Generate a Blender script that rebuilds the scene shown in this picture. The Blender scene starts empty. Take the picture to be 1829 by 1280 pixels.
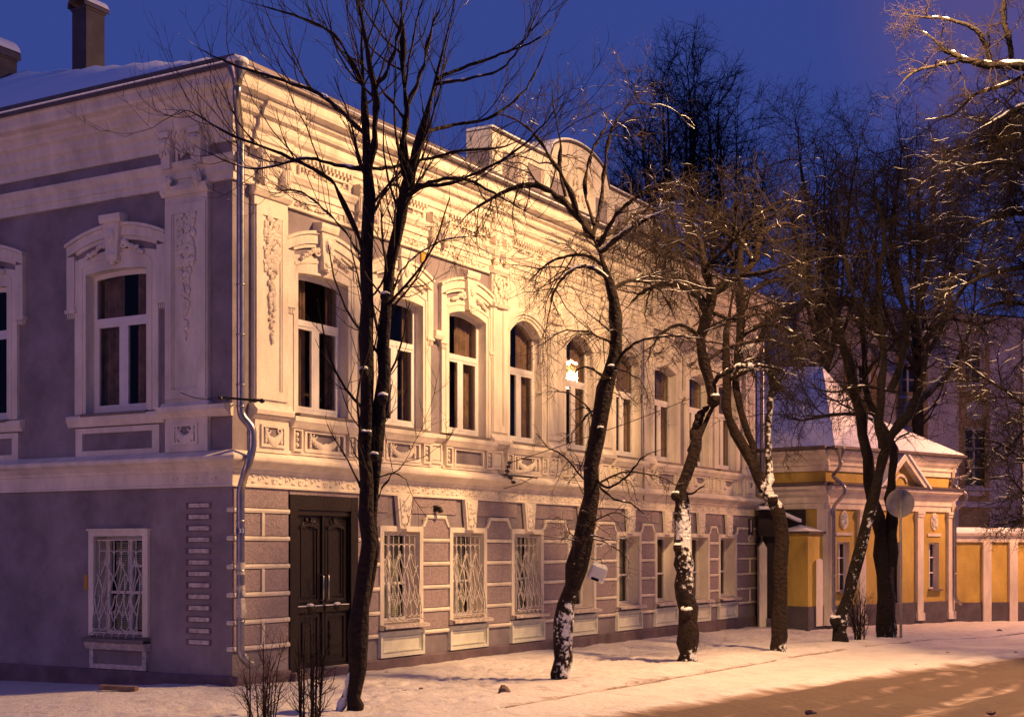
import bpy, math, random
import numpy as np
from mathutils import Vector, Matrix

# ------------------------------------------------------------------ camera
C = bpy.context.scene
COL = C.collection
F_PX, CX, HY, EYE = 2504.0, 914.5, 981.0, 1.9
cam_d = bpy.data.cameras.new("camera")
cam = bpy.data.objects.new("camera", cam_d)
COL.objects.link(cam)
cam.location = (0, 0, EYE)
cam.rotation_euler = (math.radians(90), 0, 0)
cam_d.sensor_width = 36.0
cam_d.lens = F_PX / 1829.0 * 36.0
cam_d.shift_y = (HY - 640.0) / 1829.0
cam_d.clip_end = 2000
C.camera = cam

# ------------------------------------------------------------------ sky
W = bpy.data.worlds.new("World")
C.world = W
W.use_nodes = True
wn, wl = W.node_tree.nodes, W.node_tree.links
wn.clear()
wo = wn.new("ShaderNodeOutputWorld")
bg = wn.new("ShaderNodeBackground")
sky = wn.new("ShaderNodeTexSky")
sky.sky_type = 'NISHITA'
sky.sun_disc = False
sky.sun_elevation = math.radians(-3.5)
sky.sun_rotation = math.radians(200)
mul = wn.new("ShaderNodeMix"); mul.data_type = 'RGBA'; mul.blend_type = 'MIX'
SKY_A = (0.27, 0.45, 2.0, 1)
mul.inputs[0].default_value = 0.88
mul.inputs[7].default_value = SKY_A
wl.new(sky.outputs[0], mul.inputs[6])
# haze round the near street light, painted into the sky colour as a pink patch
geo = wn.new("ShaderNodeTexCoord")
vd = wn.new("ShaderNodeVectorMath"); vd.operation = 'DOT_PRODUCT'
gd = Vector((0.41, 1.0, 0.41)).normalized()
vd.inputs[1].default_value = gd
wl.new(geo.outputs['Generated'], vd.inputs[0])
mr = wn.new("ShaderNodeMapRange"); mr.interpolation_type = 'SMOOTHSTEP'
mr.inputs[1].default_value = 0.985; mr.inputs[2].default_value = 1.0
mr.inputs[3].default_value = 0.0; mr.inputs[4].default_value = 0.20
wl.new(vd.outputs['Value'], mr.inputs[0])
mg = wn.new("ShaderNodeMix"); mg.data_type = 'RGBA'
mg.inputs[7].default_value = (2.0, 0.80, 1.0, 1)
wl.new(mr.outputs[0], mg.inputs[0]); wl.new(mul.outputs[2], mg.inputs[6])
wl.new(mg.outputs[2], bg.inputs[0])
bg.inputs[1].default_value = 0.148
wl.new(bg.outputs[0], wo.inputs[0])

C.view_settings.view_transform = 'Standard'
C.view_settings.look = 'None'
C.view_settings.exposure = 0.0
C.view_settings.gamma = 1.0
C.cycles.max_bounces = 6
C.cycles.transparent_max_bounces = 12
C.cycles.sample_clamp_indirect = 4.0

# street light positions (house frame: x along the street front, y into the block)
HX, HYY = -3.93, 19.7
UX, UY = 0.50222, 0.86475
def house_to_world(a, b, z=0.0):
    return Vector((HX + a * UX - b * UY, HYY + a * UY + b * UX, z))
def world_to_house(x, y):
    dx, dy = x - HX, y - HYY
    return UX * dx + UY * dy, -UY * dx + UX * dy
LAMPS = [  # house x, house y, height, watts, colour
    (6.2, -8.6, 12.3, 16800, (1.0, 0.565, 0.245)),
    (26.26, -8.1, 7.75, 4300, (1.0, 0.45, 0.20)),
    (-17.0, 3.0, 6.0, 1450, (1.0, 0.46, 0.33)),
]

# ------------------------------------------------------------------ materials
MATS = {}
def mat(name, col, rough=0.8, metal=0.0, bump=0.0, bscale=20.0, var=0.0, vscale=3.0, spec=0.3, detail=4.0, var2=None, streak=0.0):
    m = bpy.data.materials.new(name); m.use_nodes = True
    nt = m.node_tree; n, l = nt.nodes, nt.links
    b = n["Principled BSDF"]
    b.inputs["Base Color"].default_value = (*col, 1)
    b.inputs["Roughness"].default_value = rough
    b.inputs["Metallic"].default_value = metal
    b.inputs["Specular IOR Level"].default_value = spec
    tc = n.new("ShaderNodeTexCoord")
    if var > 0:
        nz = n.new("ShaderNodeTexNoise"); nz.inputs["Scale"].default_value = vscale
        nz.inputs["Detail"].default_value = 6; nz.inputs["Roughness"].default_value = 0.65
        if streak:
            mp = n.new("ShaderNodeMapping"); mp.inputs["Scale"].default_value = (1, 1, streak)
            l.new(tc.outputs["Object"], mp.inputs[0]); l.new(mp.outputs[0], nz.inputs[0])
        else:
            l.new(tc.outputs["Object"], nz.inputs[0])
        r = n.new("ShaderNodeValToRGB")
        r.color_ramp.elements[0].position = 0.32; r.color_ramp.elements[1].position = 0.68
        lo = var2 if var2 else tuple(c * (1 - var) for c in col)
        hi = tuple(min(1, c * (1 + var * 0.5)) for c in col)
        r.color_ramp.elements[0].color = (*lo, 1); r.color_ramp.elements[1].color = (*hi, 1)
        l.new(nz.outputs[0], r.inputs[0]); l.new(r.outputs[0], b.inputs["Base Color"])
    if bump > 0:
        nb = n.new("ShaderNodeTexNoise"); nb.inputs["Scale"].default_value = bscale
        nb.inputs["Detail"].default_value = detail
        l.new(tc.outputs["Object"], nb.inputs[0])
        bp = n.new("ShaderNodeBump"); bp.inputs["Strength"].default_value = bump
        bp.inputs["Distance"].default_value = 0.02
        l.new(nb.outputs[0], bp.inputs["Height"]); l.new(bp.outputs[0], b.inputs["Normal"])
    MATS[name] = m
    return m

mat("mauve_stucco", (0.268, 0.226, 0.252), 0.9, bump=0.25, bscale=60, var=0.36, vscale=1.3)
mat("rough_stucco", (0.33, 0.26, 0.275), 0.95, bump=0.8, bscale=32, var=0.26, vscale=22, detail=8)
mat("plinth_stucco", (0.17, 0.12, 0.14), 0.9, bump=0.4, bscale=40, var=0.4, vscale=2.5)
mat("white_stucco", (0.76, 0.68, 0.58), 0.8, bump=0.35, bscale=30, var=0.26, vscale=2.4, streak=0.35)
mat("white_panel", (0.70, 0.70, 0.60), 0.8, bump=0.2, bscale=25, var=0.2, vscale=4)
mat("white_paint", (0.74, 0.70, 0.68), 0.45, var=0.1, vscale=6)
mat("old_paint", (0.60, 0.52, 0.48), 0.6, bump=0.3, bscale=40, var=0.45, vscale=9)
mat("sill_metal", (0.22, 0.18, 0.17), 0.5, metal=0.2, var=0.3, vscale=6)
mat("door_wood", (0.018, 0.011, 0.009), 0.45, bump=0.3, bscale=30, var=0.4, vscale=7)
mat("dark_opening", (0.006, 0.005, 0.006), 0.9)
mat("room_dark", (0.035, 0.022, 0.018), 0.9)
mat("curtain", (0.34, 0.22, 0.16), 0.9, bump=0.3, bscale=6, var=0.5, vscale=4)
mat("blind", (0.50, 0.54, 0.42), 0.8)
mat("zinc", (0.40, 0.37, 0.36), 0.33, metal=0.95, bump=0.15, bscale=9, var=0.2, vscale=8)
mat("roof_metal", (0.14, 0.11, 0.12), 0.5, metal=0.4, var=0.3, vscale=4)
mat("chimney_paint", (0.085, 0.068, 0.075), 0.8, bump=0.2, bscale=30, var=0.25, vscale=4)
mat("snow", (0.80, 0.80, 0.84), 0.7, bump=0.6, bscale=9, detail=8, spec=0.4)
mat("branch_snow", (0.82, 0.81, 0.82), 0.7, bump=0.4, bscale=40)
mat("grille_paint", (0.62, 0.56, 0.52), 0.5, var=0.3, vscale=20)
mat("yellow_stucco", (0.56, 0.40, 0.105), 0.85, bump=0.4, bscale=18, var=0.28, vscale=1.6, streak=0.5)
mat("grey_plinth", (0.12, 0.10, 0.12), 0.85, bump=0.3, bscale=25, var=0.3, vscale=3)
mat("pink_wall", (0.44, 0.38, 0.43), 0.9, bump=0.3, bscale=10, var=0.25, vscale=0.6)
mat("ochre_wall", (0.30, 0.21, 0.11), 0.9, var=0.3, vscale=0.8)
mat("far_glass", (0.015, 0.018, 0.03), 0.15, spec=0.5)
mat("far_paint", (0.36, 0.34, 0.38), 0.7)
mat("black_iron", (0.015, 0.013, 0.013), 0.5, metal=0.4)
mat("ceramic", (0.05, 0.04, 0.04), 0.25)
mat("kerb_stone", (0.50, 0.44, 0.40), 0.9, bump=0.8, bscale=14, var=0.35, vscale=3, var2=(.2, .14, .11))
mat("stone", (0.20, 0.13, 0.10), 0.9, bump=0.8, bscale=14, var=0.4, vscale=10)
mat("plastic_white", (0.66, 0.66, 0.62), 0.4, bump=0.2, bscale=12)
mat("sign_back", (0.46, 0.42, 0.36), 0.5, metal=0.25, var=0.35, vscale=5)
mat("sign_dark", (0.05, 0.03, 0.09), 0.4)
mat("sign_white", (0.75, 0.72, 0.68), 0.5)
mat("sticker_blue", (0.04, 0.06, 0.22), 0.4)
mat("yellow_plate", (0.45, 0.25, 0.04), 0.5)
mat("paper", (0.55, 0.50, 0.44), 0.8, var=0.4, vscale=30)

def bark_mat(name, col):
    m = mat(name, col, 0.9, bump=1.0, bscale=16, var=0.5, vscale=14, detail=8, streak=0.3)
    for q_ in m.node_tree.nodes:
        if q_.type == 'BUMP': q_.inputs['Distance'].default_value = 0.07
    nt = m.node_tree; n, l = nt.nodes, nt.links
    b = n["Principled BSDF"]
    src = b.inputs["Base Color"].links[0].from_socket
    at = n.new("ShaderNodeAttribute"); at.attribute_name = "snowy"
    nz = n.new("ShaderNodeTexNoise"); nz.inputs["Scale"].default_value = 11; nz.inputs["Detail"].default_value = 9
    nz.inputs["Roughness"].default_value = 0.62
    tc = n.new("ShaderNodeTexCoord"); l.new(tc.outputs["Object"], nz.inputs[0])
    ad = n.new("ShaderNodeMath"); ad.operation = 'ADD'
    l.new(nz.outputs[0], ad.inputs[0]); l.new(at.outputs["Fac"], ad.inputs[1])
    rp = n.new("ShaderNodeMapRange"); rp.inputs[1].default_value = 1.03; rp.inputs[2].default_value = 1.12
    l.new(ad.outputs[0], rp.inputs[0])
    mx = n.new("ShaderNodeMix"); mx.data_type = 'RGBA'
    mx.inputs[7].default_value = (0.80, 0.79, 0.80, 1)
    l.new(rp.outputs[0], mx.inputs[0]); l.new(src, mx.inputs[6]); l.new(mx.outputs[2], b.inputs["Base Color"])
    return m
bark_mat("bark", (0.023, 0.0125, 0.010))
bark_mat("bark_dark", (0.016, 0.011, 0.010))
mat("twig_red", (0.085, 0.040, 0.028), 0.85)
mat("twig", (0.026, 0.0125, 0.009), 0.85)
mat("twig_dark", (0.014, 0.0075, 0.006), 0.9)

def glass_mat():
    m = bpy.data.materials.new("window_glass"); m.use_nodes = True
    n, l = m.node_tree.nodes, m.node_tree.links
    n.clear()
    o = n.new("ShaderNodeOutputMaterial")
    tr = n.new("ShaderNodeBsdfTransparent"); tr.inputs[0].default_value = (0.75, 0.75, 0.75, 1)
    gl = n.new("ShaderNodeBsdfGlossy"); gl.inputs["Roughness"].default_value = 0.03
    gl.inputs[0].default_value = (0.55, 0.46, 0.36, 1)
    lw = n.new("ShaderNodeLayerWeight"); lw.inputs[0].default_value = 0.5
    pw = n.new("ShaderNodeMath"); pw.operation = 'POWER'; pw.inputs[1].default_value = 3.5
    l.new(lw.outputs["Facing"], pw.inputs[0])
    fr = n.new("ShaderNodeMath"); fr.operation = 'MULTIPLY_ADD'; fr.inputs[1].default_value = 0.85; fr.inputs[2].default_value = 0.05
    l.new(pw.outputs[0], fr.inputs[0])
    nz = n.new("ShaderNodeTexNoise"); nz.inputs["Scale"].default_value = 2.2; nz.inputs["Detail"].default_value = 1
    tc = n.new("ShaderNodeTexCoord"); l.new(tc.outputs["Object"], nz.inputs[0])
    bp = n.new("ShaderNodeBump"); bp.inputs["Strength"].default_value = 0.12; bp.inputs["Distance"].default_value = 0.02
    l.new(nz.outputs[0], bp.inputs["Height"]); l.new(bp.outputs[0], gl.inputs["Normal"])
    mx = n.new("ShaderNodeMixShader")
    l.new(fr.outputs[0], mx.inputs[0]); l.new(tr.outputs[0], mx.inputs[1]); l.new(gl.outputs[0], mx.inputs[2])
    l.new(mx.outputs[0], o.inputs[0])
    MATS["window_glass"] = m
def glow_mat():
    m = bpy.data.materials.new("lamp_glow"); m.use_nodes = True
    b = m.node_tree.nodes["Principled BSDF"]
    b.inputs["Emission Color"].default_value = (1.0, 0.62, 0.22, 1); b.inputs["Emission Strength"].default_value = 18
    MATS["lamp_glow"] = m
glow_mat()
glass_mat()

def ground_mat():
    m = mat("ground_snow", (0.70, 0.66, 0.67), 0.75, spec=0.35)
    n, l = m.node_tree.nodes, m.node_tree.links
    b = n["Principled BSDF"]
    tc = n.new("ShaderNodeTexCoord")
    at = n.new("ShaderNodeAttribute"); at.attribute_name = "slush"
    nz = n.new("ShaderNodeTexNoise"); nz.inputs["Scale"].default_value = 2.6; nz.inputs["Detail"].default_value = 10
    nz.inputs["Roughness"].default_value = 0.7
    mp = n.new("ShaderNodeMapping"); mp.inputs["Rotation"].default_value = (0, 0, -math.radians(59.85)); mp.inputs["Scale"].default_value = (0.35, 1.6, 1)
    l.new(tc.outputs["Object"], mp.inputs[0]); l.new(mp.outputs[0], nz.inputs[0])
    ad = n.new("ShaderNodeMath"); ad.operation = 'MULTIPLY_ADD'; ad.inputs[1].default_value = 0.9
    l.new(nz.outputs[0], ad.inputs[0]); l.new(at.outputs["Fac"], ad.inputs[2])
    rp = n.new("ShaderNodeValToRGB")
    e = rp.color_ramp.elements
    e[0].position = 0.52; e[0].color = (0.70, 0.66, 0.67, 1)
    e[1].position = 1.35 if False else 1.0; e[1].color = (0.12, 0.078, 0.062, 1)
    k = rp.color_ramp.elements.new(0.78); k.color = (0.29, 0.205, 0.17, 1)
    l.new(ad.outputs[0], rp.inputs[0])
    g1 = n.new("ShaderNodeTexNoise"); g1.inputs["Scale"].default_value = 1.7; g1.inputs["Detail"].default_value = 12; g1.inputs["Roughness"].default_value = 0.75
    l.new(tc.outputs["Object"], g1.inputs[0])
    g2 = n.new("ShaderNodeMapRange"); g2.inputs[1].default_value = .46; g2.inputs[2].default_value = .68; g2.inputs[3].default_value = 0; g2.inputs[4].default_value = .55
    l.new(g1.outputs[0], g2.inputs[0])
    g3 = n.new("ShaderNodeMix"); g3.data_type = 'RGBA'; g3.blend_type = 'MULTIPLY'; g3.inputs[7].default_value = (.66, .60, .57, 1)
    l.new(g2.outputs[0], g3.inputs[0]); l.new(rp.outputs[0], g3.inputs[6]); l.new(g3.outputs[2], b.inputs["Base Color"])
    n2 = n.new("ShaderNodeTexNoise"); n2.inputs["Scale"].default_value = 7; n2.inputs["Detail"].default_value = 9
    n2.inputs["Roughness"].default_value = 0.7
    l.new(tc.outputs["Object"], n2.inputs[0])
    bp = n.new("ShaderNodeBump"); bp.inputs["Strength"].default_value = 1.0; bp.inputs["Distance"].default_value = 0.09
    l.new(n2.outputs[0], bp.inputs["Height"]); l.new(bp.outputs[0], b.inputs["Normal"])
    # crystals: small glossy facets
    vo = n.new("ShaderNodeTexVoronoi"); vo.inputs["Scale"].default_value = 26
    l.new(tc.outputs["Object"], vo.inputs[0])
    m2 = n.new("ShaderNodeMapRange"); m2.inputs[1].default_value = 0.0; m2.inputs[2].default_value = 0.10
    m2.inputs[3].default_value = 0.12; m2.inputs[4].default_value = 0.75
    l.new(vo.outputs["Distance"], m2.inputs[0]); l.new(m2.outputs[0], b.inputs["Roughness"])
ground_mat()

# ------------------------------------------------------------------ mesh builder
class MB:
    def __init__(self, F=None):
        self.v, self.f, self.m = [], [], []
        self.F = F or (lambda a, d, z: (a, -d, z))
    def add(self, vs, fs, m=0):
        o = len(self.v); self.v += [tuple(p) for p in vs]
        self.f += [tuple(i + o for i in f) for f in fs]; self.m += [m] * len(fs)
    def fbox(self, a0, a1, d0, d1, z0, z1, m=0):
        F = self.F
        vs = [F(a, d, z) for z in (z0, z1) for d in (d0, d1) for a in (a0, a1)]
        self.add(vs, [(0, 1, 3, 2), (4, 6, 7, 5), (0, 4, 5, 1), (2, 3, 7, 6), (0, 2, 6, 4), (1, 5, 7, 3)], m)
    def prism(self, pts, d0, d1, m=0):
        F = self.F; n = len(pts)
        vs = [F(a, d0, z) for a, z in pts] + [F(a, d1, z) for a, z in pts]
        self.add(vs, [tuple(range(n)), tuple(range(2 * n - 1, n - 1, -1))] + [(i, (i + 1) % n, n + (i + 1) % n, n + i) for i in range(n)], m)
    def band(self, xs, zlo, zhi, d0, d1, m=0):
        """strip between two curves, as a closed solid"""
        F = self.F; n = len(xs)
        vs = []
        for x, a, b in zip(xs, zlo, zhi):
            vs += [F(x, d0, a), F(x, d1, a), F(x, d1, b), F(x, d0, b)]
        fs = [(0, 1, 2, 3), tuple(4 * (n - 1) + k for k in (3, 2, 1, 0))]
        for i in range(n - 1):
            o = 4 * i
            for k in range(4):
                fs.append((o + k, o + (k + 1) % 4, o + 4 + (k + 1) % 4, o + 4 + k))
        self.add(vs, fs, m)
    def frame(self, a0, a1, z0, z1, w, d0, d1, m=0, w2=None):
        w2 = w2 or w
        self.fbox(a0, a0 + w, d0, d1, z0, z1, m); self.fbox(a1 - w, a1, d0, d1, z0, z1, m)
        self.fbox(a0 + w, a1 - w, d0, d1, z0, z0 + w2, m); self.fbox(a0 + w, a1 - w, d0, d1, z1 - w2, z1, m)
    def run(self, prof, a0, a1, m=0):
        F = self.F; n = len(prof)
        vs = [F(a0, d, z) for d, z in prof] + [F(a1, d, z) for d, z in prof]
        self.add(vs, [tuple(range(n)), tuple(range(2 * n - 1, n - 1, -1))] + [(i, (i + 1) % n, n + (i + 1) % n, n + i) for i in range(n)], m)
    def ring(self, prof, m=0, L=21.02, B=19.5):
        vs = []; n = len(prof)
        for d, z in prof:
            vs += [(-d, B, z), (-d, -d, z), (L + d, -d, z), (L + d, B, z)]
        fs = []
        for i in range(n):
            j = (i + 1) % n
            for k in range(3):
                fs.append((4 * i + k, 4 * i + k + 1, 4 * j + k + 1, 4 * j + k))
        self.add(vs, fs, m)
    def tube(self, pts, r, s=6, m=0, caps=True, raw=False):
        pts = [Vector(p if raw else self.F(*p)) for p in pts]
        rs = r if isinstance(r, (list, tuple)) else [r] * len(pts)
        vs = []; ref = None
        for i, p in enumerate(pts):
            t = (pts[min(i + 1, len(pts) - 1)] - pts[max(i - 1, 0)]).normalized()
            if ref is None: ref = t.orthogonal().normalized()
            n1 = (ref - t * ref.dot(t)).normalized(); ref = n1
            n2 = t.cross(n1)
            for k in range(s):
                q = 2 * math.pi * k / s
                vs.append(p + (n1 * math.cos(q) + n2 * math.sin(q)) * rs[i])
        fs = []
        for i in range(len(pts) - 1):
            for k in range(s):
                fs.append((i * s + k, i * s + (k + 1) % s, (i + 1) * s + (k + 1) % s, (i + 1) * s + k))
        if caps:
            fs.append(tuple(range(s))); fs.append(tuple((len(pts) - 1) * s + k for k in range(s)))
        self.add(vs, fs, m)
    def blob(self, a, d, z, ra, rd, rz, m=0, seg=6, rings=4):
        vs = [self.F(a, d, z + rz)]; fs = []
        for i in range(1, rings):
            th = math.pi * i / rings
            for k in range(seg):
                ph = 2 * math.pi * k / seg
                vs.append(self.F(a + ra * math.sin(th) * math.cos(ph), d + rd * math.sin(th) * math.sin(ph), z + rz * math.cos(th)))
        vs.append(self.F(a, d, z - rz))
        for k in range(seg):
            fs.append((0, 1 + k, 1 + (k + 1) % seg))
            for i in range(rings - 2):
                o = 1 + i * seg
                fs.append((o + k, o + seg + k, o + seg + (k + 1) % seg, o + (k + 1) % seg))
            o = 1 + (rings - 2) * seg
            fs.append((o + k, len(vs) - 1, o + (k + 1) % seg))
        self.add(vs, fs, m)
    def cut(self, name, mats, parent):
        """build what has been collected so far as one part and start afresh"""
        if self.v: self.build(name, mats, parent)
        self.v, self.f, self.m = [], [], []
    def build(self, name, mats, parent=None, loc=None, smooth=False):
        me = bpy.data.meshes.new(name)
        me.from_pydata(self.v, [], self.f)
        if isinstance(mats, str): mats = [mats]
        for k in mats: me.materials.append(MATS[k])
        if len(mats) > 1: me.polygons.foreach_set("material_index", self.m)
        import bmesh
        bm = bmesh.new(); bm.from_mesh(me); bmesh.ops.recalc_face_normals(bm, faces=bm.faces); bm.to_mesh(me); bm.free()
        if smooth: me.polygons.foreach_set("use_smooth", [True] * len(me.polygons))
        me.update()
        return link(name, me, parent, loc)
def link(name, me, parent=None, loc=None):
    o = bpy.data.objects.new(name, me); COL.objects.link(o)
    if parent: o.parent = parent
    if loc: o.location = loc
    return o
def tag(o, label=None, cat=None, group=None, kind=None):
    if label: o['label'] = label
    if cat: o['category'] = cat
    if group: o['group'] = group
    if kind: o['kind'] = kind
    return o
def thing(name, label, cat, loc=(0, 0, 0), rz=0, group=None):
    o = bpy.data.objects.new(name, None); COL.objects.link(o)
    o.location = loc; o.rotation_euler = (0, 0, rz)
    return tag(o, label, cat, group)
FR = lambda a, d, z: (a, -d, z)      # street front
FL = lambda a, d, z: (-d, a, z)      # side front
rnd = random.Random(7)

def arc(x, w, z0, rise): return z0 + rise * (1 - (x / w) ** 2)
def lin(a, b, n): return [a + (b - a) * i / (n - 1) for i in range(n)]

# ------------------------------------------------------------------ ornament
def lumps(mb, a0, a1, z0, z1, d, n, r, taper=0.0, m=0):
    """leafy plaster relief: small overlapping lumps and curls inside a rectangle"""
    for _ in range(n):
        t = rnd.random(); z = z0 + (z1 - z0) * t
        k = 1 - taper * (1 - t)
        c = (a0 + a1) / 2; h = (a1 - a0) / 2 * k
        a = c + rnd.uniform(-h, h)
        rr = r * rnd.uniform(0.6, 1.2)
        mb.blob(a, d, z, rr * rnd.uniform(0.5, 1.1), 0.035, rr * rnd.uniform(0.7, 1.5), m, 5, 4)
def curl(mb, a, z, r, d, s=1, m=0, th=0.012, n=12):
    pts = []
    for i in range(n):
        q = s * (i / (n - 1)) * 4.6; rr = r * (1 - 0.8 * i / (n - 1))
        pts.append((a + rr * math.cos(q), d, z + rr * math.sin(q)))
    mb.tube(pts, th, 4, m)
def garland(mb, c, w, z0, z1, d, m=0):
    n = 15; h = z1 - z0
    for i in range(n):
        x = -1 + 2 * i / (n - 1)
        a = c + x * w; z = z0 + 0.16 * h + (x * x) * h * 0.55
        r = 0.035 + 0.028 * (1 - x * x)
        mb.blob(a, d, z, r * 1.1, 0.03, r * rnd.uniform(0.9, 1.3), m, 6, 4)
    for s in (-1, 1):
        curl(mb, c + s * w * 0.72, z1 - h * 0.16, 0.055, d, s, m, 0.016)
        for k in range(4):
            mb.blob(c + s * w * 1.02, d, z1 - h * (0.2 + 0.2 * k), 0.03, 0.03, 0.05, m, 5, 4)

# ------------------------------------------------------------------ main house
ROT = math.atan2(UY, UX)
house = thing("town_house", "long two storey mauve house with white plaster mouldings and a snowy roof", "building", house_to_world(0, 0, 0), ROT)
BAYS = [2.02, 4.12, 6.18, 8.28, 10.53, 12.83, 14.84, 16.86, 18.74]
GW = [4.13, 6.22, 8.37, 10.65, 12.90, 14.90, 16.92, 18.78]
SIDE_UP = [2.22, 5.20]
SIDE_GR = [2.18]
L = 21.02

def wall_sheet(mb, F, a0, a1, z0, z1, holes, depth=0.32, m=0, mr=1):
    xs = sorted({a0, a1, *[h[0] for h in holes], *[h[1] for h in holes]})
    zs = sorted({z0, z1, *[h[2] for h in holes], *[h[3] for h in holes]})
    for i in range(len(xs) - 1):
        for j in range(len(zs) - 1):
            cx, cz = (xs[i] + xs[i + 1]) / 2, (zs[j] + zs[j + 1]) / 2
            if any(h[0] < cx < h[1] and h[2] < cz < h[3] for h in holes): continue
            mb.add([F(xs[i], 0, zs[j]), F(xs[i + 1], 0, zs[j]), F(xs[i + 1], 0, zs[j + 1]), F(xs[i], 0, zs[j + 1])], [(0, 1, 2, 3)], m)
    for h in holes:
        b, c, e, g = h[:4]
        for p, q in (((b, e), (b, g)), ((c, e), (c, g)), ((b, e), (c, e)), ((b, g), (c, g))):
            mb.add([F(p[0], 0, p[1]), F(q[0], 0, q[1]), F(q[0], -depth, q[1]), F(p[0], -depth, p[1])], [(0, 1, 2, 3)], mr)

w = MB()
holesR = [(c - 0.62, c + 0.62, 3.93, 6.30) for c in BAYS] + [(c - 0.52, c + 0.52, 0.70, 2.20) for c in GW] + [(1.30, 2.86, 0.10, 2.68)]
wall_sheet(w, FR, 0, L, -0.5, 8.4, holesR)
holesL = [(c - 0.62, c + 0.62, 3.93, 6.30) for c in SIDE_UP] + [(c - 0.50, c + 0.50, 0.62, 2.12) for c in SIDE_GR]
wall_sheet(w, FL, 0, 19.5, -0.5, 8.4, holesL)
w.add([(L, 0, -.3), (L, 19.5, -.3), (L, 19.5, 8.4), (L, 0, 8.4)], [(0, 1, 2, 3)])
w.add([(0, 19.5, -.3), (L, 19.5, -.3), (L, 19.5, 8.4), (0, 19.5, 8.4)], [(0, 1, 2, 3)])
w.build("wall", ["mauve_stucco", "white_stucco"], house)
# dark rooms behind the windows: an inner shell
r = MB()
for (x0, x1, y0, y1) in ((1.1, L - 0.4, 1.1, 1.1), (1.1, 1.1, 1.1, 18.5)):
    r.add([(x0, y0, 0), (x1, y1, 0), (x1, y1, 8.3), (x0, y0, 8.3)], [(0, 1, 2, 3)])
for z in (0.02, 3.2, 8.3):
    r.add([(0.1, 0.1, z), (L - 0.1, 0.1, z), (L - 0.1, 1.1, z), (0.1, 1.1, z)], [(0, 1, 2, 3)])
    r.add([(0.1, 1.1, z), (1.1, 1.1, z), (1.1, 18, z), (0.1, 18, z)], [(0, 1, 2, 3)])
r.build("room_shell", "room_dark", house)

# plinth
p = MB(); p.ring([(0, -0.5), (0.06, -0.5), (0.06, 0.10), (0.045, 0.12), (0, 0.12)])
pl = MB(FR)
for a0, a1 in ((-0.06, 1.22), (2.94, L + 0.06)):
    pl.run([(0, -0.5), (0.06, -0.5), (0.06, 0.10), (0.045, 0.12), (0, 0.12)], a0, a1)
pl.F = FL; pl.run([(0, -0.5), (0.06, -0.5), (0.06, 0.10), (0.045, 0.12), (0, 0.12)], -0.02, 19.5)
pl.build("plinth", "plinth_stucco", house)

# belt course between the storeys
b = MB()
b.ring([(-.01, 2.79), (0.05, 2.79), (0.05, 2.82), (0.035, 2.83), (0.035, 3.0), (0.06, 3.01), (0.07, 3.05), (0.11, 3.08), (0.14, 3.11), (0.17, 3.13), (0.22, 3.15), (0.23, 3.17), (0.23, 3.21), (0.20, 3.23), (0.05, 3.30), (-.01, 3.31)])
# the side front wears a plain band with only a short scrolled piece at the corner
def scroll_band(mb, a0, a1, z0, z1, d, step=0.30):
    n = int((a1 - a0) / step); st = (a1 - a0) / n
    for i in range(n):
        c = a0 + (i + .5) * st
        zc = (z0 + z1) / 2
        curl(mb, c, zc, 0.075, d, 1 if i % 2 else -1, 0, 0.012)
        mb.blob(c, d, zc, 0.022, 0.02, 0.022)
        for k in (-1, 1):
            mb.blob(c + st * .5, d, zc + k * 0.045, 0.05, 0.016, 0.022)
scroll_band(b, 0.1, L - 0.1, 2.84, 2.99, 0.038)
b.F = FL; scroll_band(b, 0.1, 1.2, 2.84, 2.99, 0.038)
b.build("belt_course", "white_stucco", house)

# architrave + cornice
c_ = MB()
c_.ring([(-.01, 7.10), (0.05, 7.10), (0.05, 7.20), (0.075, 7.21), (0.075, 7.31), (0.10, 7.33), (0.12, 7.37), (0.14, 7.40), (0.14, 7.44), (-.01, 7.47)])
c_.build("architrave", "white_stucco", house)
c_ = MB()
c_.ring([(-.01, 7.64), (0.04, 7.64), (0.05, 7.68), (0.05, 7.74), (0.08, 7.76), (0.08, 7.86), (0.13, 7.90), (0.15, 7.95), (0.15, 8.04), (0.21, 8.07), (0.23, 8.11), (0.23, 8.16), (0.29, 8.20), (0.31, 8.25), (0.42, 8.28), (0.44, 8.33), (0.44, 8.43), (0.47, 8.45), (0.47, 8.48), (-.01, 8.50)])
c_.F = FR
prof = [(0.0, 7.62), (0.09, 7.62), (0.10, 7.74), (0.13, 7.76), (0.13, 7.86), (0.18, 7.90), (0.20, 7.95), (0.20, 8.04), (0.27, 8.07), (0.29, 8.16), (0.34, 8.20), (0.36, 8.26), (0.0, 8.26)]
RES_R = [(0.36, 1.20), (6.88, 7.68), (13.36, 14.14), (19.82, 20.66)]
for a0, a1 in RES_R: c_.run(prof, a0, a1)
c_.F = FL; c_.run(prof, 0.36, 1.26)
c_.run([(0.0, 7.98), (0.17, 7.98), (0.19, 8.05), (0.25, 8.09), (0.27, 8.2), (0.34, 8.22), (0.36, 8.3), (0.45, 8.32), (.45, 8.4), (0, 8.4)], 0.0, 1.9)
c_.build("cornice", "white_stucco", house)

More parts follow.
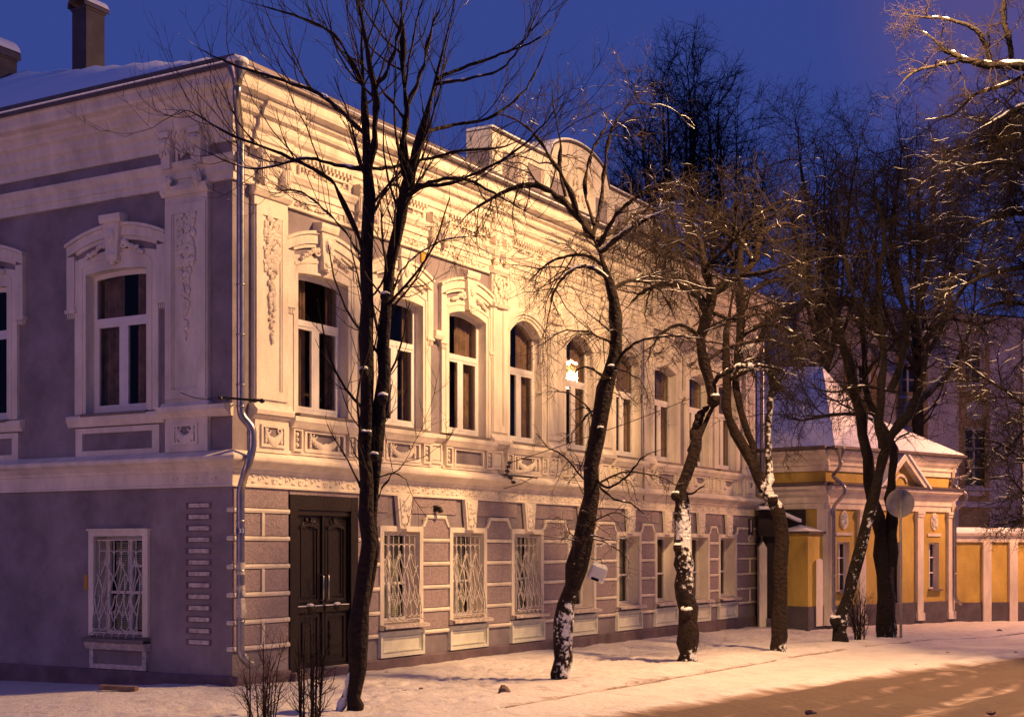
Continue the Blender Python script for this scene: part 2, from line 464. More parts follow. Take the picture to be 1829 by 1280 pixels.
# frieze of the street front: white field with consoles, plaques and roundels
fz = MB(FR)
fz.fbox(0.36, 20.66, 0, 0.03, 6.95, 7.66)
fz.fbox(1.13, 19.9, 0.03, 0.055, 6.95, 6.99)
mid = [(BAYS[i] + BAYS[i + 1]) / 2 for i in range(8)]
cons = [0.52, 1.02] + [m_ + s * 0.2 for m_ in mid for s in (-1, 1)] + [20.0, 20.5]
for c in cons:                                    # fluted consoles with curled tops
    fz.fbox(c - 0.085, c + 0.085, 0.03, 0.17, 7.46, 7.64)
    fz.prism([(c - 0.075, 7.22), (c + 0.075, 7.22), (c + 0.085, 7.46), (c - 0.085, 7.46)], 0.03, 0.155)
    for k in range(3): fz.fbox(c - 0.06 + k * 0.045, c - 0.035 + k * 0.045, 0.15, 0.17, 7.24, 7.44)
    fz.blob(c, 0.16, 7.57, 0.085, 0.06, 0.07); lumps(fz, c - 0.08, c + 0.08, 7.45, 7.6, 0.17, 5, 0.035)
    fz.blob(c, 0.13, 7.17, 0.06, 0.06, 0.07)
for i, c in enumerate(BAYS):                      # long plaques
    fz.frame(c - 0.62, c + 0.62, 7.47, 7.63, 0.03, 0.03, 0.075)
    lumps(fz, c - 0.56, c + 0.56, 7.49, 7.61, 0.04, 36, 0.03)
    lumps(fz, c - 0.7, c + 0.7, 7.00, 7.08, 0.035, 40, 0.03)
    for k in range(14): fz.fbox(c - 0.64 + k * 0.096, c - 0.60 + k * 0.096, 0.075, 0.12, 7.68, 7.75)
for m_ in mid:
    fz.prism([(m_ + 0.10 * math.cos(q * math.pi / 8), 7.50 + 0.10 * math.sin(q * math.pi / 8)) for q in range(16)], 0.03, 0.08)
    lumps(fz, m_ - 0.06, m_ + 0.06, 7.44, 7.56, 0.09, 8, 0.03)
    lumps(fz, m_ - 0.25, m_ + 0.25, 7.0, 7.09, 0.035, 14, 0.03)
fz.build("frieze", "white_stucco", house)
ins = MB(FR)
for i, c in enumerate(BAYS):
    if i in (2, 3, 6, 7, 1): ins.fbox(c - 0.30, c + 0.30, 0.03, 0.036, 7.50, 7.60); ins.cut("frieze_inset", "mauve_stucco", house)
for c in (0.77, 20.25): ins.fbox(c - 0.14, c + 0.14, 0.03, 0.038, 7.24, 7.58); ins.cut("frieze_inset", "mauve_stucco", house)
for m_ in mid: ins.fbox(m_ - 0.07, m_ + 0.07, 0.142, 0.146, 7.23, 7.34); ins.cut("frieze_inset", "mauve_stucco", house)

# pilasters -----------------------------------------------------------------
def pilaster(F, a0, a1, z0=3.90, z1=7.0, deco=True, name="pilaster", cap=True):
    mb = MB(F); c = (a0 + a1) / 2
    mb.fbox(a0, a1, 0, 0.07, z0, z1 + .1)
    mb.frame(a0 + 0.02, a1 - 0.02, z0 + 0.16, z1 - 0.16, 0.13, 0.07, 0.095)
    mb.frame(a0 + 0.155, a1 - 0.155, z0 + 0.22, z1 - 0.22, 0.025, 0.07, 0.085)
    mb.run([(0, z0 - .06), (0.16, z0 - .06), (0.17, z0), (0.12, z0 + 0.05), (0.09, z0 + 0.1), (0, z0 + 0.1)], a0 - 0.05, a1 + 0.05)
    if cap: mb.run([(0, 6.97), (0.10, 6.97), (0.14, 7.03), (0.14, 7.10), (0, 7.12)], a0 - 0.04, a1 + 0.04)
    if deco:
        lumps(mb, c - 0.17, c + 0.17, 5.95, z1 - 0.3, 0.08, 110, 0.05)
        lumps(mb, c - 0.12, c + 0.12, 5.3, 6.0, 0.08, 40, 0.045, taper=0.6)
        lumps(mb, c - 0.06, c + 0.06, 4.9, 5.35, 0.08, 16, 0.035, taper=0.7)
        for s in (-1, 1):
            curl(mb, c + s * .1, z1 - .4, 0.06, 0.1, s, 0, .014); curl(mb, c + s * .1, z1 - .75, 0.06, 0.1, -s, 0, .014)
    mb.build(name, "white_stucco", house)
for a0, a1 in ((0.39, 1.13), (19.90, 20.62)): pilaster(FR, a0, a1)
for a0, a1 in ((6.97, 7.52), (13.52, 14.06)): pilaster(FR, a0, a1, deco=False)
for a0, a1 in ((9.12, 9.68), (11.40, 11.98)): pilaster(FR, a0, a1, deco=False, z1=6.95)
pilaster(FL, 0.40, 1.21)
# carved capitals in the upper end of the centre pilasters
for a in (7.25, 9.4, 11.7, 13.8):
    k = MB(FR); lumps(k, a - 0.25, a + 0.25, 6.45, 6.95, 0.1, 46, 0.05)
    for s in (-1, 1): curl(k, a + s * .12, 6.8, .09, .12, s, 0, .018)
    k.run([(0.05, 6.36), (0.13, 6.36), (0.15, 6.42), (0.05, 6.46)], a - 0.28, a + 0.28)
    k.build("capital", "white_stucco", house)
# white centre field
cf = MB(FR)
for i, c in enumerate(BAYS[3:6]):
    lo = [7.52, 9.68, 11.98][i]; hi = [9.12, 11.40, 13.52][i]
    xs = lin(-0.60, 0.60, 13)
    cf.fbox(lo, c - 0.60, 0.0, 0.045, 5.55, 6.95); cf.fbox(c + 0.60, hi, 0.0, 0.045, 5.55, 6.95)
    cf.band([c + x for x in xs], [arc(x, 0.60, 6.0, 0.27) for x in xs], [6.95] * 13, -0.30, 0.045)
cf.build("centre_field", "white_stucco", house)
# corner pieces of the side front above its pilaster: consoles and square plaque
k = MB(FL)
for c in (0.52, 1.10):
    k.prism([(c - 0.08, 7.35), (c + 0.08, 7.35), (c + 0.10, 7.78), (c - 0.10, 7.78)], 0, 0.18)
    k.blob(c, 0.18, 7.70, 0.10, 0.09, 0.09); k.fbox(c - 0.11, c + 0.11, 0, 0.24, 7.78, 7.86)
    lumps(k, c - 0.09, c + 0.09, 7.48, 7.75, 0.19, 12, 0.04); k.blob(c, 0.15, 7.15, 0.08, 0.07, 0.11); lumps(k, c - .09, c + .09, 7.06, 7.25, .17, 7, .035)
k.fbox(0.40, 1.21, 0, 0.06, 7.40, 7.66)
k.frame(0.64, 0.98, 7.40, 7.80, 0.05, 0.06, 0.10); lumps(k, 0.72, 0.90, 7.50, 7.68, 0.09, 12, 0.04)
lumps(k, 0.62, 1.0, 7.80, 7.92, 0.14, 20, 0.04)
k.build("console", "white_stucco", house)
k = MB(FL); k.fbox(0.70, 0.92, 0.06, 0.066, 7.46, 7.74); k.build("plaque_field", "mauve_stucco", house)

# upper windows -------------------------------------------------------------
def upper_surround(F, hood=True, half=0.98, rise=0.15, side=False):
    mb = MB(F)
    xs = lin(-0.58, 0.58, 13)
    if hood:
        mb.band(xs, [arc(x, .58, 6.02, rise) for x in xs], [arc(x, .82, 6.24, .10) for x in xs], -0.30, 0.075)
        for s in (-1, 1):
            a, b = sorted((s * 0.58, s * 0.80)); mb.fbox(a, b, 0, 0.075, 3.93, 6.20)
            a, b = sorted((s * 0.64, s * 0.69)); mb.fbox(a, b, 0.075, 0.095, 3.93, 6.12)
            a, b = sorted((s * 0.58, s * 0.80)); xx = lin(a, b, 3)
            mb.band(xx, [6.20] * 3, [arc(x, .82, 6.24, .10) + .003 for x in xx], 0, 0.075)
        xx = lin(-.66, .66, 13)
        mb.band(xx, [arc(x, .66, 6.12, .12) for x in xx], [arc(x, .66, 6.17, .12) for x in xx], .07, .097)
        # hood mould on legs
        h = half
        xx = lin(-h, h, 17)
        mb.band(xx, [arc(x, h, 6.32, .22) for x in xx], [arc(x, h, 6.46, .22) for x in xx], 0, 0.11)
        mb.band([x * 1.02 for x in xx], [arc(x, h, 6.462, .22) for x in xx], [arc(x, h, 6.51, .22) for x in xx], 0, 0.155)
        xi = lin(-h + .17, h - .17, 13)
        mb.band(xi, [arc(x, h, 6.26, .22) for x in xi], [arc(x, h, 6.318, .22) for x in xi], 0, 0.07)
        for s in (-1, 1):
            a, b = sorted((s * (h - 0.15), s * h)); mb.fbox(a, b, 0, 0.11, 5.52, 6.319)
            a, b = sorted((s * (h - 0.18), s * (h + 0.03))); mb.fbox(a, b, 0, 0.13, 5.47, 5.52)
            for q in range(4):
                a0 = s * (h - 0.075) - 0.07 + q * 0.038; mb.fbox(a0, a0 + 0.022, 0, 0.11, 5.39, 5.469)
        # mask keystone with garlands
        mb.prism([(-0.10, 6.16), (0.10, 6.16), (0.145, 6.72), (-0.145, 6.72)], 0, 0.21)
        mb.run([(0, 6.72), (0.25, 6.72), (0.28, 6.78), (0.28, 6.84), (0, 6.86)], -0.20, 0.20)
        mb.blob(0, 0.215, 6.52, 0.075, 0.07, 0.12, 0, 8, 6); mb.blob(0, 0.27, 6.50, 0.02, 0.03, 0.035)
        for s in (-1, 1):
            mb.blob(s * .03, .275, 6.545, .014, .01, .01); curl(mb, s * 0.1, 6.62, 0.05, 0.2, s, 0, 0.018)
            curl(mb, s * 0.2, 6.40, 0.07, 0.13, s, 0, 0.02)
            for q in range(9):
                mb.blob(s * (0.17 + q * 0.045), 0.13, 6.44 - q * 0.022 + rnd.uniform(-.02, .02), 0.035, 0.045, 0.05 - q * 0.002)
        mb.blob(0, 0.2, 6.24, 0.11, 0.06, 0.06); mb.blob(0, 0.18, 6.16, 0.06, 0.05, 0.05)
    else:
        for s in (-1, 1):
            a, b = sorted((s * 0.58, s * 0.76)); mb.fbox(a, b, 0, 0.08, 3.93, 5.99)
            a, b = sorted((s * 0.64, s * 0.70)); mb.fbox(a, b, 0.08, 0.105, 3.93, 5.99)
        for k_, (dw, dd) in enumerate(((0.0, 0.075), (0.09, 0.11), (0.18, 0.15))):
            wi, wo = 0.585 + dw, 0.585 + dw + 0.088
            xo = lin(-wo, wo, 17); xi_ = lin(-wi, wi, 17)
            F_ = mb.F; vs = []
            for a, a2 in zip(xi_, xo):
                z1 = arc(a, wi, 6.0 + dw * 0.35, 0.27 + dw * .25); z2 = arc(a2, wo, 6.0 + (dw + .09) * 0.35, 0.27 + (dw + .09) * .25 + .045)
                vs += [F_(a, 0.02, z1), F_(a, dd, z1), F_(a2, dd, z2), F_(a2, 0.02, z2)]
            fs = [(0, 1, 2, 3), tuple(64 + q for q in (3, 2, 1, 0))]
            for i in range(16):
                for q in range(4): fs.append((4 * i + q, 4 * i + (q + 1) % 4, 4 * i + 4 + (q + 1) % 4, 4 * i + 4 + q))
            mb.add(vs, fs)
    # sill shelf
    if side:
        mb.run([(0, 3.74), (0.09, 3.74), (0.13, 3.80), (0.16, 3.83), (0.16, 3.90), (0, 3.93)], -0.92, 0.92)
        mb.frame(-0.80, 0.80, 3.30, 3.72, 0.13, 0, 0.05, w2=0.08)
    return mb
def upper_frame(F, rise):
    mb = MB(F); d0, d1 = -0.24, -0.18
    xs = lin(-0.58, 0.58, 13)
    mb.fbox(-0.58, -0.52, d0, d1, 3.95, 6.0); mb.fbox(0.52, 0.58, d0, d1, 3.95, 6.0)
    mb.fbox(-0.52, 0.52, d0, d1, 3.95, 4.02)
    mb.band(xs, [arc(x, .58, 5.97, rise) - .02 for x in xs], [arc(x, .58, 6.05, rise) + 0.02 for x in xs], d0 + .004, d1 - .004)
    mb.fbox(-0.52, 0.52, d0, d1 + 0.02, 5.28, 5.37)
    mb.fbox(-0.04, 0.04, d0, d1 + 0.01, 4.02, 5.28)
    mb.frame(-0.52, -0.04, 4.02, 5.28, 0.045, d0, d1 + 0.005)
    mb.frame(0.04, 0.52, 4.02, 5.28, 0.045, d0, d1 + 0.005)
    return mb
def make_upper(F, hood, side, rise=.11):
    rise = rise if hood else 0.27
    F0 = F; F = lambda a, d, z: F0(a * 1.07, d * .66, z)
    sm = upper_surround(F, hood, rise=rise, side=side, half=.94 if side else 0.84).build("window_surround", "white_stucco", house).data
    fm = upper_frame(F, rise).build("window", "white_paint", house).data
    g = MB(F); F_ = F
    for a0, a1, z0, z1 in ((-.53, .53, 5.36, 6.22), (-.48, -.08, 4.06, 5.24), (.08, .48, 4.06, 5.24)):
        g.add([F_(a0, -.215, z0), F_(a1, -.215, z0), F_(a1, -.215, z1), F_(a0, -.215, z1)], [(0, 1, 2, 3)])
    gm = g.build("pane", "window_glass", house).data
    cms = []
    for gap0, gap1, zb in ((.12, .12, 3.95), (.30, .02, 3.95), (.04, .40, 3.95), (.22, .22, 4.9)):
        cu = MB(F)
        for s, gap in ((-1, gap0), (1, gap1)):       # hanging folds at both sides
            n = 22; xs = lin(s * gap, s * 0.60, n)
            vs = []
            for i, x in enumerate(xs):
                dd = -0.42 + 0.03 * math.sin(i * 1.9 + s)
                vs += [F(x, dd, zb), F(x, dd, 6.25)]
            cu.add(vs, [(2 * i, 2 * i + 1, 2 * i + 3, 2 * i + 2) for i in range(n - 1)])
        cms.append(cu.build("curtain", "curtain", house).data)
    sl = MB(F); sl.run([(-.18, 3.935), (0.17, 3.905), (0.18, 3.885), (0.19, 3.89), (0.19, 3.93), (-.18, 3.955)], -0.62, 0.62)
    slm = sl.build("sill", "sill_metal", house).data
    for o in list(house.children):
        if o.data in (sm, fm, gm, slm, *cms): bpy.data.objects.remove(o)
    def place(c, curtain=True):
        loc = F0(c, 0, 0)
        link("window_surround", sm, house, loc)
        f = link("window", fm, house, loc)
        link("pane", gm, f)
        if curtain: link("curtain", cms[int(c * 7.3) % 4], f)
        link("sill", slm, f)
    return place
pR = make_upper(FR, True, False); pS = make_upper(FR, True, False, .04); pC = make_upper(FR, False, False); pL = make_upper(FL, True, True, .04)
for i, c in enumerate(BAYS): (pC if i in (3, 4, 5) else pS if i < 2 else pR)(c)
for c in SIDE_UP: pL(c)
# links between neighbouring hood moulds
k = MB(FR)
for a, b_ in ((BAYS[0], BAYS[1]), (BAYS[1], BAYS[2]), (BAYS[6], BAYS[7]), (BAYS[7], BAYS[8])):
    k.run([(0, 5.52), (0.11, 5.52), (0.13, 5.58), (0.13, 5.66), (0, 5.68)], a + 0.905, b_ - 0.905); k.cut("hood_link", "white_stucco", house)

# dado of panels below the upper windows (street front)
dd = MB(FR); di = MB(FR)
dd.run([(0, 3.76), (0.07, 3.76), (0.10, 3.80), (0.13, 3.82), (0.13, 3.87), (0, 3.90)], 0.33, 20.7)
dd.fbox(0.33, 20.7, 0, 0.035, 3.30, 3.76)
for i, c in enumerate(BAYS):
    dd.fbox(c - 0.86, c + 0.86, 0.035, 0.07, 3.31, 3.36)
    dd.run([(0.0, 3.70), (0.12, 3.70), (0.16, 3.77), (0.18, 3.80), (0.18, 3.87), (0, 3.88)], c - 0.84, c + 0.84)
    dd.frame(c - 0.50, c + 0.50, 3.36, 3.70, 0.05, 0.035, 0.085)
    di.fbox(c - 0.45, c + 0.45, 0.035, 0.042, 3.41, 3.65); di.cut("dado_field", "mauve_stucco", house)
    if i not in (2, 6): garland(dd, c, 0.34, 3.40, 3.66, 0.06)
    for s in (-1, 1):
        cc = c + s * 0.68
        dd.frame(cc - 0.11, cc + 0.11, 3.36, 3.70, 0.035, 0.035, 0.105)
        di.fbox(cc - 0.075, cc + 0.075, 0.035, 0.043, 3.395, 3.665); di.cut("dado_field", "mauve_stucco", house)
        dd.blob(cc, 0.07, 3.53, 0.03, 0.035, 0.04); dd.blob(cc, 0.07, 3.45, 0.045, 0.03, 0.04); dd.blob(cc, 0.07, 3.61, 0.045, 0.03, 0.04)
for m_ in mid:
    dd.frame(m_ - 0.17, m_ + 0.17, 3.38, 3.72, 0.035, 0.035, 0.06); dd.fbox(m_ - 0.12, m_ + 0.12, 0.035, 0.05, 3.44, 3.66)
for c in (0.76, 20.26):
    dd.fbox(c - 0.38, c + 0.38, 0.035, 0.09, 3.30, 3.76)
    dd.frame(c - 0.27, c + 0.27, 3.38, 3.70, 0.04, 0.09, 0.12); di.fbox(c - 0.23, c + 0.23, 0.09, 0.096, 3.42, 3.66); di.cut("dado_field", "mauve_stucco", house); garland(dd, c, 0.17, 3.41, 3.66, 0.11)
dd.build("dado", "white_stucco", house)
k = MB(FL)
k.fbox(0.40, 1.21, 0, 0.07, 3.30, 3.80); k.run([(0, 3.78), (0.10, 3.78), (0.14, 3.84), (0.19, 3.87), (0.19, 3.94), (0, 3.96)], -0.02, 1.28)
k.frame(0.57, 1.04, 3.40, 3.70, 0.04, 0.07, 0.10); garland(k, 0.805, 0.15, 3.43, 3.67, 0.09)
k.build("pedestal", "white_stucco", house)
k = MB(FL); k.fbox(0.61, 1.0, 0.07, 0.076, 3.44, 3.66); k.build("pedestal_field", "mauve_stucco", house)

# ground floor: rough blocks with white joints
BZ = [0.50, 0.87, 1.26, 1.66, 2.06, 2.46]
jt = MB(FR); bl = MB(FR)
def joint(a0, a1, z): jt.run([(0, z - .033), (0.035, z - .03), (0.045, z), (0.035, z + .03), (0, z + .033)], a0, a1)
piers = [(0.0, 1.22), (2.92, GW[0] - 0.63)] + [(GW[i] + 0.63, GW[i + 1] - 0.63) for i in range(7)] + [(GW[7] + 0.63, L)]
for pi, (a0, a1) in enumerate(piers):
    for z in BZ[:-1]: joint(a0, a1, z)
    rows = list(zip(BZ[:-1], BZ[1:]))
    for ri, (z0, z1) in enumerate(rows):
        segs = [(a0, a1)]
        if pi in (0, len(piers) - 1) and ri % 2 == 0:
            cut = a0 + 0.62 if pi == 0 else a1 - 0.62
            jt.fbox(cut - .03, cut + .03, 0, .042, z0 + .034, z1 - .034)
            segs = [(a0, cut - .03), (cut + .03, a1)]
        for s0, s1 in segs: bl.fbox(s0 + .015, s1 - .015, 0, 0.02, z0 + .045, z1 - .045)
    if pi == 0: joint(a0, a1, 2.46); bl.fbox(0.015, 1.2, 0, 0.02, 2.505, 2.785)
    elif pi == 1: joint(a0, a1 - 0.1, 2.46)
    else:
        last = pi == len(piers) - 1
        joint(a0 + 0.10, a1 - (0 if last else 0.10), 2.46)
        jt.prism([(a0 - .01, 2.29), (a0 + .05, 2.29), (a0 + .15, 2.44), (a0 + .10, 2.46)], 0, .043)
        if not last: jt.prism([(a1 + .01, 2.29), (a1 - .05, 2.29), (a1 - .15, 2.44), (a1 - .10, 2.46)], 0, .043)
    if pi: bl.fbox(a0 - 0.3 if pi > 1 else a0 - .02, a1 + 0.25 if pi < len(piers) - 1 else a1 - .02, 0, 0.018, 2.51, 2.785)
    jt.cut("block_joint", "white_stucco", house); bl.cut("rough_block", "rough_stucco", house)
bl.fbox(1.24, 2.90, 0, 0.018, 2.72, 2.785)
# the joints turn the corner onto the side front
jt.F = FL
for z in BZ: jt.run([(0, z - .033), (0.035, z - .03), (0.045, z), (0.035, z + .03), (0, z + .033)], -0.045, 0.07)
jt.build("block_joint", "white_stucco", house)
bl.build("rough_block", "rough_stucco", house)

# ground windows
def ground_window(F, half, z0, z1, side):
    mb = MB(F); ow = 0.105
    if side:
        mb.fbox(-half - ow, -half, -.02, .05, z0, z1); mb.fbox(half, half + ow, -.02, .05, z0, z1)
        mb.fbox(-half - ow, half + ow, -.02, .05, z1, z1 + 0.08); mb.fbox(-half - ow - .02, half + ow + .02, -.02, .075, z1 + .08, z1 + .11)
    else:
        mb.fbox(-half - ow, -half, 0, .045, z0 - .12, z1); mb.fbox(half, half + ow, 0, .045, z0 - .12, z1)
        mb.fbox(-half - ow, half + ow, 0, .047, z1, z1 + .09)
        mb.prism([(-.14, z1 + .05), (.14, z1 + .05), (.22, 2.787), (-.22, 2.787)], 0.03, .10)
        mb.prism([(-.10, z1 + .12), (.10, z1 + .12), (.16, 2.74), (-.16, 2.74)], .10, .115)
        lumps(mb, -.1, .1, z1 + .18, 2.7, .115, 12, .035); curl(mb, 0, z1 + .12, .05, .12, 1, 0, .016)
    fr = MB(F); d0, d1 = -.28, -.23
    fr.frame(-half, half, z0, z1, .06, d0, d1); fr.fbox(-.03, .03, d0, d1 + .01, z0 + .06, z1 - .06)
    fr.fbox(-half + .06, -.03, d0, d1 + .004, z0 + .62, z0 + .66); fr.fbox(.03, half - .06, d0, d1 + .004, z0 + .62, z0 + .66)
    fr.fbox(-half + .06, -.03, d0, d1 + .004, z0 + 1.02, z0 + 1.05)
    g = MB(F); g.add([F(-half + .05, -.26, z0 + .05), F(half - .05, -.26, z0 + .05), F(half - .05, -.26, z1 - .05), F(-half + .05, -.26, z1 - .05)], [(0, 1, 2, 3)])
    sl = MB(F); sl.run([(-.22, z0 - .01), (.15, z0 - .055), (.155, z0 - .09), (.17, z0 - .09), (.17, z0 - .04), (-.22, z0 + .012)], -half - ow - .02, half + ow + .02)
    bn = MB(F); n = 40
    for i in range(n):
        z = z0 + .08 + (z1 - z0 - .16) * i / n
        bn.fbox(-half + .07, half - .07, -.36, -.345, z, z + (z1 - z0) / n * .72)
    pn = MB(F)
    if side:
        pn.frame(-half - .08, half + .08, 0.13, z0 - .12, .08, 0, .055, w2=.07); pn.run([(0, z0 - .22), (.09, z0 - .2), (.12, z0 - .14), (.12, z0 - .09), (0, z0 - .09)], -half - .12, half + .12)
    else:
        pn.frame(-half - .12, half + .12, .14, z0 - .14, .055, 0, .07); pn.fbox(-half - .064, half + .064, 0, .03, .196, z0 - .196)
        pn.frame(-half - .03, half + .03, .225, z0 - .24, .02, .03, .05)
    return mb, fr, g, sl, bn, pn
def grille(F, half, z0, z1):
    g = MB(F); r = .009
    for z in (z0 + .05, z1 - .06): g.tube([(-half + .01, -.02 if z > 1.5 else .10, z), (half - .01, -.02 if z > 1.5 else .10, z)], .012, 4)
    def bd(z):                                   # the basket swells out towards its foot
        t = (z - z0) / (z1 - z0); return -.03 + .17 * max(0, 1 - t * 1.6) ** .7 if t > .06 else .10
    n = 7; xs = lin(-half + .05, half - .05, n)
    for x in xs:
        g.tube([(x, bd(z), z) for z in lin(z0 + .05, z1 - .04, 9)], r, 4)
        g.tube([(x, .10, z0 + .06), (x + .02, .17, z0 + .02), (x + .04, .13, z0 - .02)], r, 4)
    H = z1 - z0
    for i in range(0, n - 1, 1):
        c = (xs[i] + xs[i + 1]) / 2; h = (xs[1] - xs[0])
        for z, s in ((z1 - .28, 1), (z0 + .16, -1)):
            g.tube([(c + h * .5 * math.cos(q), bd(z), z + s * h * .45 * math.sin(q)) for q in lin(0, math.pi, 7)], r * .9, 4)
    for i in range(0, n - 2, 2):
        c = xs[i + 1]; h = (xs[1] - xs[0])
        for zc, s in ((z0 + H * .52, 1), (z0 + H * .30, -1), (z0 + H * .68, -1)):
            for k_ in (-1, 1):
                g.tube([(c + k_ * h * (1 - .9 * math.sin(t * 1.57)), bd(zc) + .012, zc + s * .16 * (1 - 2 * t)) for t in lin(0, 1, 7)], r, 4)
        for s in (-1, 1):
            g.tube([(c + s * h * math.sin(t * math.pi), bd(z0 + H * (.15 + .6 * t)) + .015, z0 + H * (.15 + .6 * t)) for t in lin(0, 1, 11)], r, 4)
            curl(g, c + s * .04, z0 + H * .72, .05, bd(z0 + H * .72) + .01, s, 0, .007, 9)
            curl(g, c + s * .04, z0 + H * .24, .05, bd(z0 + H * .24) + .01, -s, 0, .007, 9)
    return g
def place_ground(F, cs, half, z0, z1, side, grilled):
    mb, fr, g, sl, bn, pn = ground_window(F, half, z0, z1, side)
    ms = []
    for q, (nm, mt) in ((mb, ("window_surround", "white_stucco")), (fr, ("window", "white_paint")), (g, ("pane", "window_glass")), (sl, ("sill", "sill_metal" if side else "old_paint")), (bn, ("blind", "blind")), (pn, ("apron_panel", "old_paint" if side else "white_panel"))):
        o = q.build(nm, mt); ms.append(o.data); bpy.data.objects.remove(o)
    gr = None
    for i, c in enumerate(cs):
        loc = F(c, 0, 0)
        link("window_surround", ms[0], house, loc)
        f = link("window", ms[1], house, loc)
        link("pane", ms[2], f); link("sill", ms[3], f); link("apron_panel", ms[5], house, loc)
        if i in (0, 1, 2, 4, 7): link("blind", ms[4], f)
        if i in grilled:
            if gr is None:
                o = grille(F, half, z0, z1).build("grille", "grille_paint"); gr = o.data; bpy.data.objects.remove(o)
            link("grille", gr, f)
place_ground(FR, GW, 0.52, 0.70, 2.20, False, (0, 1, 2))
place_ground(FL, SIDE_GR, 0.50, 0.62, 2.10, True, (0,))

# side wall slots: pale bars on dark plates, the recess shade put into colour
for i in range(13):
    z = 2.53 - i * 0.1625
    k = MB(FL); k.fbox(0.42, 0.80, 0.002, 0.022, z - .03, z + .03); k.build("wall_slot", "old_paint", house)
    k = MB(FL); k.fbox(0.38, 0.87, 0.0, 0.003, z - .045, z + .045); k.build("slot_shade", "plinth_stucco", house)

# door -------------------------------------------------------------------------
d = MB(FR)
d.fbox(1.24, 1.42, -.12, .03, .06, 2.72); d.fbox(2.74, 2.92, -.12, .03, .06, 2.72); d.fbox(1.42, 2.74, -.12, .028, 2.50, 2.72)
d.fbox(1.42, 2.74, -.12, .0, 2.42, 2.50)
d.build("door_frame", "door_wood", house)
for k_, (a0, a1) in enumerate(((1.42, 2.075), (2.085, 2.74))):
    q = MB(FR); q.fbox(a0, a1, -.10, -.05, .08, 2.42)
    q.frame(a0 + .07, a1 - .07, 1.10, 2.32, .05, -.05, -.03); q.frame(a0 + .15, a1 - .15, 1.18, 2.24, .03, -.05, -.036)
    q.frame(a0 + .07, a1 - .07, .16, .92, .05, -.05, -.03); q.fbox(a0 + .18, a1 - .18, -.05, -.03, .28, .80)
    q.run([(-.05, .95), (.0, .95), (.015, .99), (.015, 1.03), (-.05, 1.04)], a0 + .02, a1 - .02)
    c = (a0 + a1) / 2
    q.band([c + x for x in lin(-.22, .22, 9)], [2.16 + .09 * math.cos(x * 5) for x in lin(-.22, .22, 9)], [2.2 + .1 * math.cos(x * 5) for x in lin(-.22, .22, 9)], -.036, -.01)
    lumps(q, c - .15, c + .15, 2.24, 2.36, -.04, 12, .03); q.blob(c, -.0, 1.01, .09, .05, .06, 0, 8, 5)
    if k_ == 1: q.fbox(a0 - .02, a0 + .03, -.04, -.015, .08, 2.42)
    dr = q.build("door", "door_wood", house)
    h = MB(FR); hx = a1 - .05 if k_ == 0 else a0 + .07
    h.tube([(hx, -.04, 1.12), (hx, .035, 1.14), (hx, .035, 1.50), (hx, -.04, 1.52)], .014, 6); h.build("door_handle", "zinc", dr, smooth=True)
    s = MB(FR); s.fbox(a0 + .03, c - .1, -.03, .012, 1.041, 1.056); s.fbox(c + .1, a1 - .03, -.03, .012, 1.041, 1.054); s.blob(c, -.0, 1.06, .085, .04, .03, 0, 8, 5); s.build("snow_rim", "branch_snow", dr)
k = MB(FR); k.fbox(1.2, 2.96, -.15, .16, -.3, .075); k.build("doorstep", "plinth_stucco", house)
k = MB(FR)
k.prism([(4.72, 6.78), (4.86, 6.78), (4.86, 7.0), (4.72, 7.0)], 0, .03)
k.build("wall_plaque", "yellow_plate", house)
k = MB(FR); k.tube([(5.15, .02, 2.62), (5.15, .12, 2.60), (5.15, .14, 2.54)], [.03, .045, .05], 8); k.fbox(5.10, 5.2, 0, .05, 2.55, 2.66); k.build("wall_lamp", "black_iron", house)
k = MB(FL); k.fbox(2.80 + .04, 2.80 + .12, .002, .012, 1.30, 1.52); k.build("gas_plate", "yellow_plate", house)

# roof -------------------------------------------------------------------------
rf = MB()
rf.ring([(.47, 8.482), (.52, 8.47), (.53, 8.49), (.53, 8.52), (.50, 8.53), (.36, 8.56), (.30, 8.56), (.30, 8.482)], 0)
rf.ring([(.33, 8.56), (.345, 8.56), (.36, 8.69), (.35, 8.70), (.33, 8.69)], 0)
roof = rf.build("roof", "roof_metal", house)
rs = MB()
rs.ring([(.525, 8.525), (.53, 8.545), (.48, 8.575), (.365, 8.60), (.355, 8.54)], 0)
e, ze, YR = .34, 8.66, 9.75
xl = (YR + e) * 0.5
zt = ze + .6 * xl
nn = 14
def roofpt(x, y):
    zz = min(ze + .6 * (x + e), ze + .30 * (y + e), ze + .6 * (L + e - x), ze + .30 * (19.5 + e - y))
    return zz
xs = sorted(set(lin(-e, L + e, 48) + [xl - e, L + e - xl])); ys = sorted(set(lin(-e, 19.5 + e, 44) + [YR]))
vs = [(x, y, roofpt(x, y) + .035 * (math.sin(x * 1.7 + y * .9) * math.cos(y * 1.3 - x * .4)) * (0 if (x in (xs[0], xs[-1]) or y in (ys[0], ys[-1])) else 1)) for y in ys for x in xs]
nx = len(xs)
rs.add(vs, [(j * nx + i, j * nx + i + 1, (j + 1) * nx + i + 1, (j + 1) * nx + i) for j in range(len(ys) - 1) for i in range(nx - 1)])
rs.build("roof_snow", "snow", roof, smooth=True)
